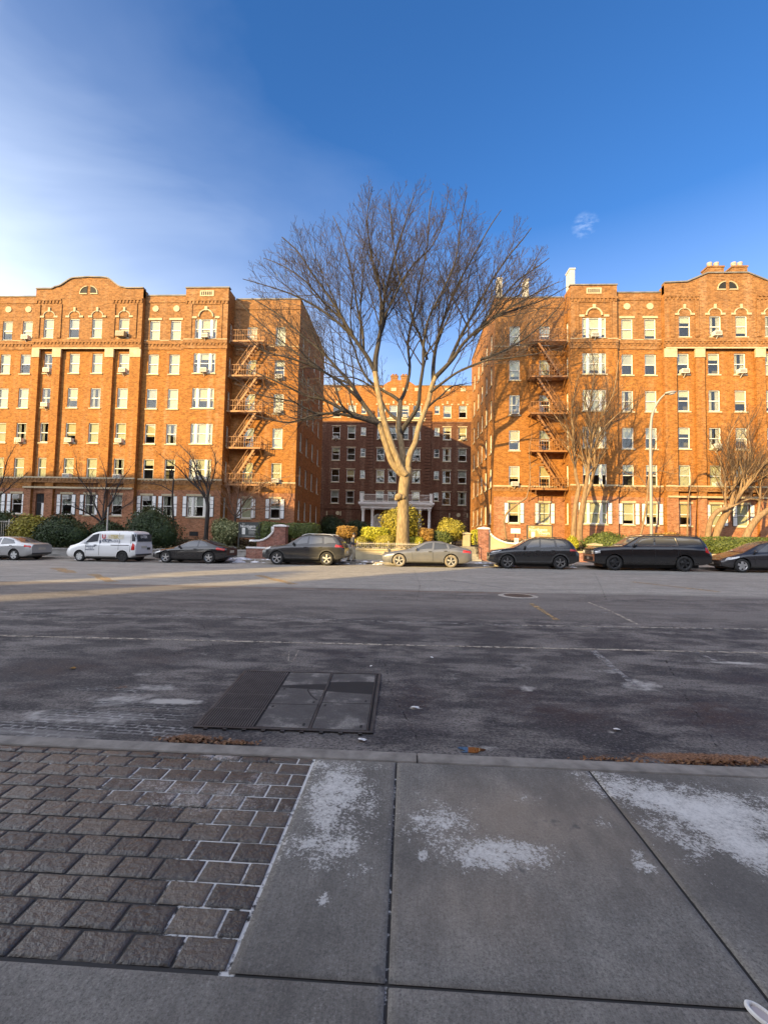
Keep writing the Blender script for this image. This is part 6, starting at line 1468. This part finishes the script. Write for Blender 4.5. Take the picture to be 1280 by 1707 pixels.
# thin white marker pole behind the van
p = at(178, 900, 31.9); q = MB(); q.tube([(p.x, 31.9, .4), (p.x, 31.9, at(178, 845, 31.9).z)], .05, 8); tag(q.build('marker_pole', M['fence_paint']), 'thin pale pole standing behind the roof of the white van', 'pole')

# --- utility vault in the near lane
def vault():
    C4 = [onz(410, 1120), onz(632, 1125), onz(618, 1222), onz(328, 1212)]; r = empty('utility_vault', ((C4[0]+C4[2])/2).to_tuple()); off = r.location.copy()
    bl = lambda s, t: (C4[0]*(1-s)+C4[1]*s)*(1-t)+(C4[3]*(1-s)+C4[2]*s)*t          # s across, t towards the viewer
    ir = plain('vault_iron', (.06, .056, .052), .6, .3, .5, 5, None, .3); 
    t = NT('vault_plate'); pp = t.coord('Object'); n = t.noise(pp, 3.5, 7, .65); c = t.ramp(n, [(.35, (.065, .06, .055)), (.52, (.1, .092, .085)), (.64, (.26, .24, .21))]); fine = t.noise(pp, 70, 3); c = t.mix(t.ramp(fine, [(.3, .5), (.6, 0.0)]), c, (.03, .03, .03)); t.base(c, .8); t.bump(fine, .4, .006)
    def quad(q, s0, s1, t0, t1, z0, z1, m=0):
        P = [bl(s0, t0), bl(s1, t0), bl(s1, t1), bl(s0, t1)]; z0, z1 = z0*.6, z1*.6; q.mesh([(p.x, p.y, gz(p.x, p.y)+z0) for p in P]+[(p.x, p.y, gz(p.x, p.y)+z1) for p in P], [(3, 2, 1, 0), (4, 5, 6, 7), (0, 1, 5, 4), (1, 2, 6, 5), (2, 3, 7, 6), (3, 0, 4, 7)], m)
    def add(q, nm, mt): o = q.build(nm, mt, r); o.location = -off; return o
    q = MB(); quad(q, -.012, 1.012, -.012, 1.012, .004, .008); add(q, 'pit', M['dark'])
    q = MB()
    for a in ((-.014, 1.014, -.014, .006), (-.014, 1.014, .994, 1.014), (-.014, .004, .0065, .9935), (.996, 1.014, .0065, .9935), (.644, .656, .0065, .9935), (.975, .982, .0065, .9935)): quad(q, *a, .006, .022)
    for k in range(9): s = .05+.11*k; quad(q, s, s+.022, 1.016, 1.03, .004, .02); quad(q, s, s+.012, -.028, -.016, .004, .02)
    add(q, 'frame', ir)
    q = MB(); n = 21
    for k in range(n): s = .008+.322*k/n; quad(q, s, s+.0055, .008, .99, .012, .021)
    for tt in (.25, .5, .75): quad(q, .006, .33, tt-.004, tt+.004, .009, .014)
    add(q, 'grate', plain('grate_iron', (.13, .122, .115), .55, .2, .3, 9))
    for s0, s1, cuts in ((.338, .64, (.008, .335, .665, .99)), (.66, .972, (.008, .32, .62, .99))):
        for a, b in zip(cuts, cuts[1:]):
            q = MB(); g_ = .003; quad(q, s0, s1, a+g_, b-g_, .009, .0195 if s0 < .5 else .0185, 0)
            for (ss, tt) in ((s0+.02, a+.03), (s1-.04, b-.06)): quad(q, ss, ss+.014, tt, tt+.03, .0196, .0204, 1)
            add(q, 'cover_plate', [t.mat, M['dark']])
    q = MB(); P = [bl(.40, .36), bl(.44, .33), bl(.53, .33), bl(.53, .4), bl(.57, .5), bl(.62, .58)]
    for a, b in zip(P, P[1:]): q.bar((a.x, a.y, gz(a.x, a.y)+.0125), (b.x, b.y, gz(b.x, b.y)+.0125), .012, .003)
    add(q, 'crack', M['dark'])
    tag(r, 'rectangular iron vault cover with a slotted grate set in the near lane', 'utility cover')
vault()
c0 = onz(863, 993.5); q = MB(); r = empty('manhole_cover', (c0.x, c0.y, gz(c0.x, c0.y)+.004)); q.lathe([(0, .008), (.4, .008), (.4, 0)], 32); q.build('lid', plain('manhole_iron', (.06, .055, .05), .6, .3, .4, 9), r); q = MB(); q.lathe([(.41, 0), (.41, .012), (.5, .012), (.56, .0)], 32); q.build('rim', plain('manhole_rim', (.36, .32, .27), .8, 0, .3, 12), r); tag(r, 'round iron manhole cover with a pale rim in the middle lanes', 'manhole cover')
c0 = onz(1272, 1698, SW); r = empty('ring_lid', (c0.x, c0.y, SW+.003)); q = MB(); q.lathe([(.038, 0), (.04, .012), (.048, .016), (.056, .01), (.057, 0)], 28); q.build('rim', M['white'], r, True); q = MB(); q.lathe([(0, .006), (.037, .006)], 24); q.build('disc', plain('lid_pink', (.55, .47, .44), .6), r); r.scale = (.5, .95, .8); r.rotation_euler = (0, 0, .5); tag(r, 'white ring shaped lid lying on the concrete at the bottom right corner', 'lid')
for i, (x, y, s, lb) in enumerate(((603, 1235, .035, 'white paper scrap near the kerb below the vault cover'), (692, 1181, .05, 'pale crumpled scrap right of the vault cover'), (719, 1097, .025, 'tiny pale scrap far out in the near lane'), (1028, 1218, .035, 'pale scrap in the right of the near lane'), (122, 1115, .05, 'tan leaf scrap on the dark patch at the left'), (618, 1112, .02, 'tiny white scrap beyond the vault cover'))):
    p = onz(x, y); rr = random.Random(i); q = MB(); P = [Vector((cos(a)*s*rr.uniform(.6, 1.2), sin(a)*s*rr.uniform(.5, .9), rr.uniform(.004, .02))) for a in [2*pi*k/7 for k in range(7)]]
    for a, b in zip(P, P[1:]+P[:1]): q.poly([a, b, Vector((0, 0, .02))])
    o = q.build('litter_scrap', M['leaf_brown'] if 'leaf' in lb else M['white']); o.location = (p.x, p.y, gz(p.x, p.y)+.002); tag(o, lb, 'litter', 'litter on the road')
# snow left along the far kerb, dead leaves in the near gutter
def snow():
    rr = random.Random(4); q = MB()
    for (x0, x1, n, k) in ((-21.2, -20, 6, .1), (-15.2, -14.6, 5, .12), (-12.0, -10.0, 34, .2), (-10.0, -7.6, 14, .12), (-4.2, -2.2, 14, .1), (-2, -1, 6, .1), (3.6, 6.5, 14, .1), (8.6, 9.6, 4, .08)):
        for _ in range(n):
            x = rr.uniform(x0, x1); y = ycurb(x)+rr.uniform(-.45, .75); z = gz(x, 27)+(.13 if y > ycurb(x) else .0); s = k*rr.uniform(.5, 1.6)
            q.lathe([(sin(pi*j/6)*(1+.2*rr.gauss(0, 1)), -cos(pi*j/6)) for j in range(7)], 7, M=Matrix.Translation((x, y, z)) @ Matrix.Rotation(rr.uniform(0, 6), 4, 'Z') @ Matrix.Diagonal((s*rr.uniform(1, 2), s, s*.45, 1)))
    q.build('snow', plain('old_snow', (.72, .72, .74), .8, 0, .12, 6, None, .3), None, True, kind='stuff')
    q = MB()
    for px, py, rx, ry, n in ((315, 1236, 42, 5, 260), (390, 1241, 40, 3, 90), (1190, 1273, 110, 5, 420), (1010, 1268, 50, 3, 60)):
        for _ in range(n):
            p = onz(px+rr.gauss(0, .55)*rx, py+rr.gauss(0, .5)*ry); s = rr.uniform(.006, .02); a = rr.uniform(0, 6.28); u, v = Vector((cos(a), sin(a), rr.uniform(-.6, .6)))*s, Vector((-sin(a), cos(a), rr.uniform(-.6, .6)))*s*.7; z = Vector((p.x, max(p.y, 3.36), gz(p.x, max(p.y, 3.36))+.008+rr.uniform(0, .012))); q.poly([z-u, z+v, z+u, z-v])
    q.build('fallen_leaves', M['leaf_dead'], kind='stuff')
snow()
t = NT('puddle_water'); t.base((.012, .012, .014), .02, 0, .8); q = MB(); c0 = onz(783, 1254)
q.poly([(c0.x+cos(a)*.08*(1+.45*sin(3*a+1)+.2*sin(7*a)), max(3.352, c0.y+.03+sin(a)*.06*(1+.3*cos(2*a))), gz(c0.x, 3.4)+.004) for a in [2*pi*k/24 for k in range(24)]]); q.build('puddle', t.mat, kind='structure')

# ================================================================== LIGHT AND SKY
AZ, EL = radians(41), radians(16.5)
sd = bpy.data.lights.new('sun', 'SUN'); sd.energy = 4.6; sd.angle = radians(.5); sd.color = (1.0, .72, .29)
so = bpy.data.objects.new('sun', sd); COL.objects.link(so); d = Vector((sin(AZ)*cos(EL), cos(AZ)*cos(EL), -sin(EL))); so.rotation_euler = d.to_track_quat('-Z', 'Y').to_euler(); so.location = (-40, -50, 40)
nt = W.node_tree; bg = nt.nodes['Background']
sky = nt.nodes.new('ShaderNodeTexSky'); sky.sky_type = 'NISHITA'; sky.sun_disc = False; sky.sun_elevation = EL; sky.sun_rotation = radians(221); sky.air_density = 1.0; sky.dust_density = .6; sky.ozone_density = 2.5
class WN(NT):
    def __init__(s): s.t = nt
w = WN(); dirv = w.coord('Generated'); sx = w.n('ShaderNodeSeparateXYZ'); w.set(sx.inputs[0], dirv)
# thin cirrus veil low on the left, as broad streaks
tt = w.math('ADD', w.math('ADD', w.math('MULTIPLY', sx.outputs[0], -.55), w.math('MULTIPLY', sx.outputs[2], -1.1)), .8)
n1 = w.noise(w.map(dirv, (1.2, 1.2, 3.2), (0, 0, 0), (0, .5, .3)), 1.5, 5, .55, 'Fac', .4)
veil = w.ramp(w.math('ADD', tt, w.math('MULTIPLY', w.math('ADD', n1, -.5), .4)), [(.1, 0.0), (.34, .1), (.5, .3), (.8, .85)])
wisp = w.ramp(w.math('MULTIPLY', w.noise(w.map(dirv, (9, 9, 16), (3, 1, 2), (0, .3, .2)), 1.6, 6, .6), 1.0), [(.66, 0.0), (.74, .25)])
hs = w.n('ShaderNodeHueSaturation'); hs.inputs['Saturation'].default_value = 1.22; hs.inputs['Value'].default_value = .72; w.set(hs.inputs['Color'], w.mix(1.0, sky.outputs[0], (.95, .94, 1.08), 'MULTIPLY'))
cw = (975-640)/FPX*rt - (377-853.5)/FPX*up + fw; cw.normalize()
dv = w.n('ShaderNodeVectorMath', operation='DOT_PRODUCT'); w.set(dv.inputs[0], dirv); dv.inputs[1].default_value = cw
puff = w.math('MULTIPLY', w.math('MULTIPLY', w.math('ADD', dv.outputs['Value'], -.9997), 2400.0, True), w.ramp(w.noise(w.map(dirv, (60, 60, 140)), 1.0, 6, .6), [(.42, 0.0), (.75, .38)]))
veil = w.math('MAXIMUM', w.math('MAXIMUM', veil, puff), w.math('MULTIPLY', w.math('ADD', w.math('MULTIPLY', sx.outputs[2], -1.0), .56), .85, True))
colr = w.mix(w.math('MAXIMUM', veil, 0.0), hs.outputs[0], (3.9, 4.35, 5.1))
# unseen glow added to the sky round the sun, to lift the street's shade
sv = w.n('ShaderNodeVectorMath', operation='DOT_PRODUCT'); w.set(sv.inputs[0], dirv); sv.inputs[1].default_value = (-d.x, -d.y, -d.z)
fill_glow = w.ramp(w.math('MULTIPLY_ADD', sv.outputs['Value'], .5, False), [(.57, 0.0), (.72, .55), (1, .75)]); fill_glow.node.inputs[0].links[0].from_node.inputs[2].default_value = .5
colr = w.mix(fill_glow, colr, (7.6, 7.35, 6.9), 'ADD')
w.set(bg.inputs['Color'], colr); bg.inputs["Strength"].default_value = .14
S.view_settings.view_transform = 'Standard'; S.view_settings.look = 'None'; S.view_settings.exposure = 1.28; S.view_settings.gamma = 1.0
S.cycles.max_bounces = 8; S.cycles.transparent_max_bounces = 12; S.cycles.caustics_reflective = False; S.cycles.caustics_refractive = False
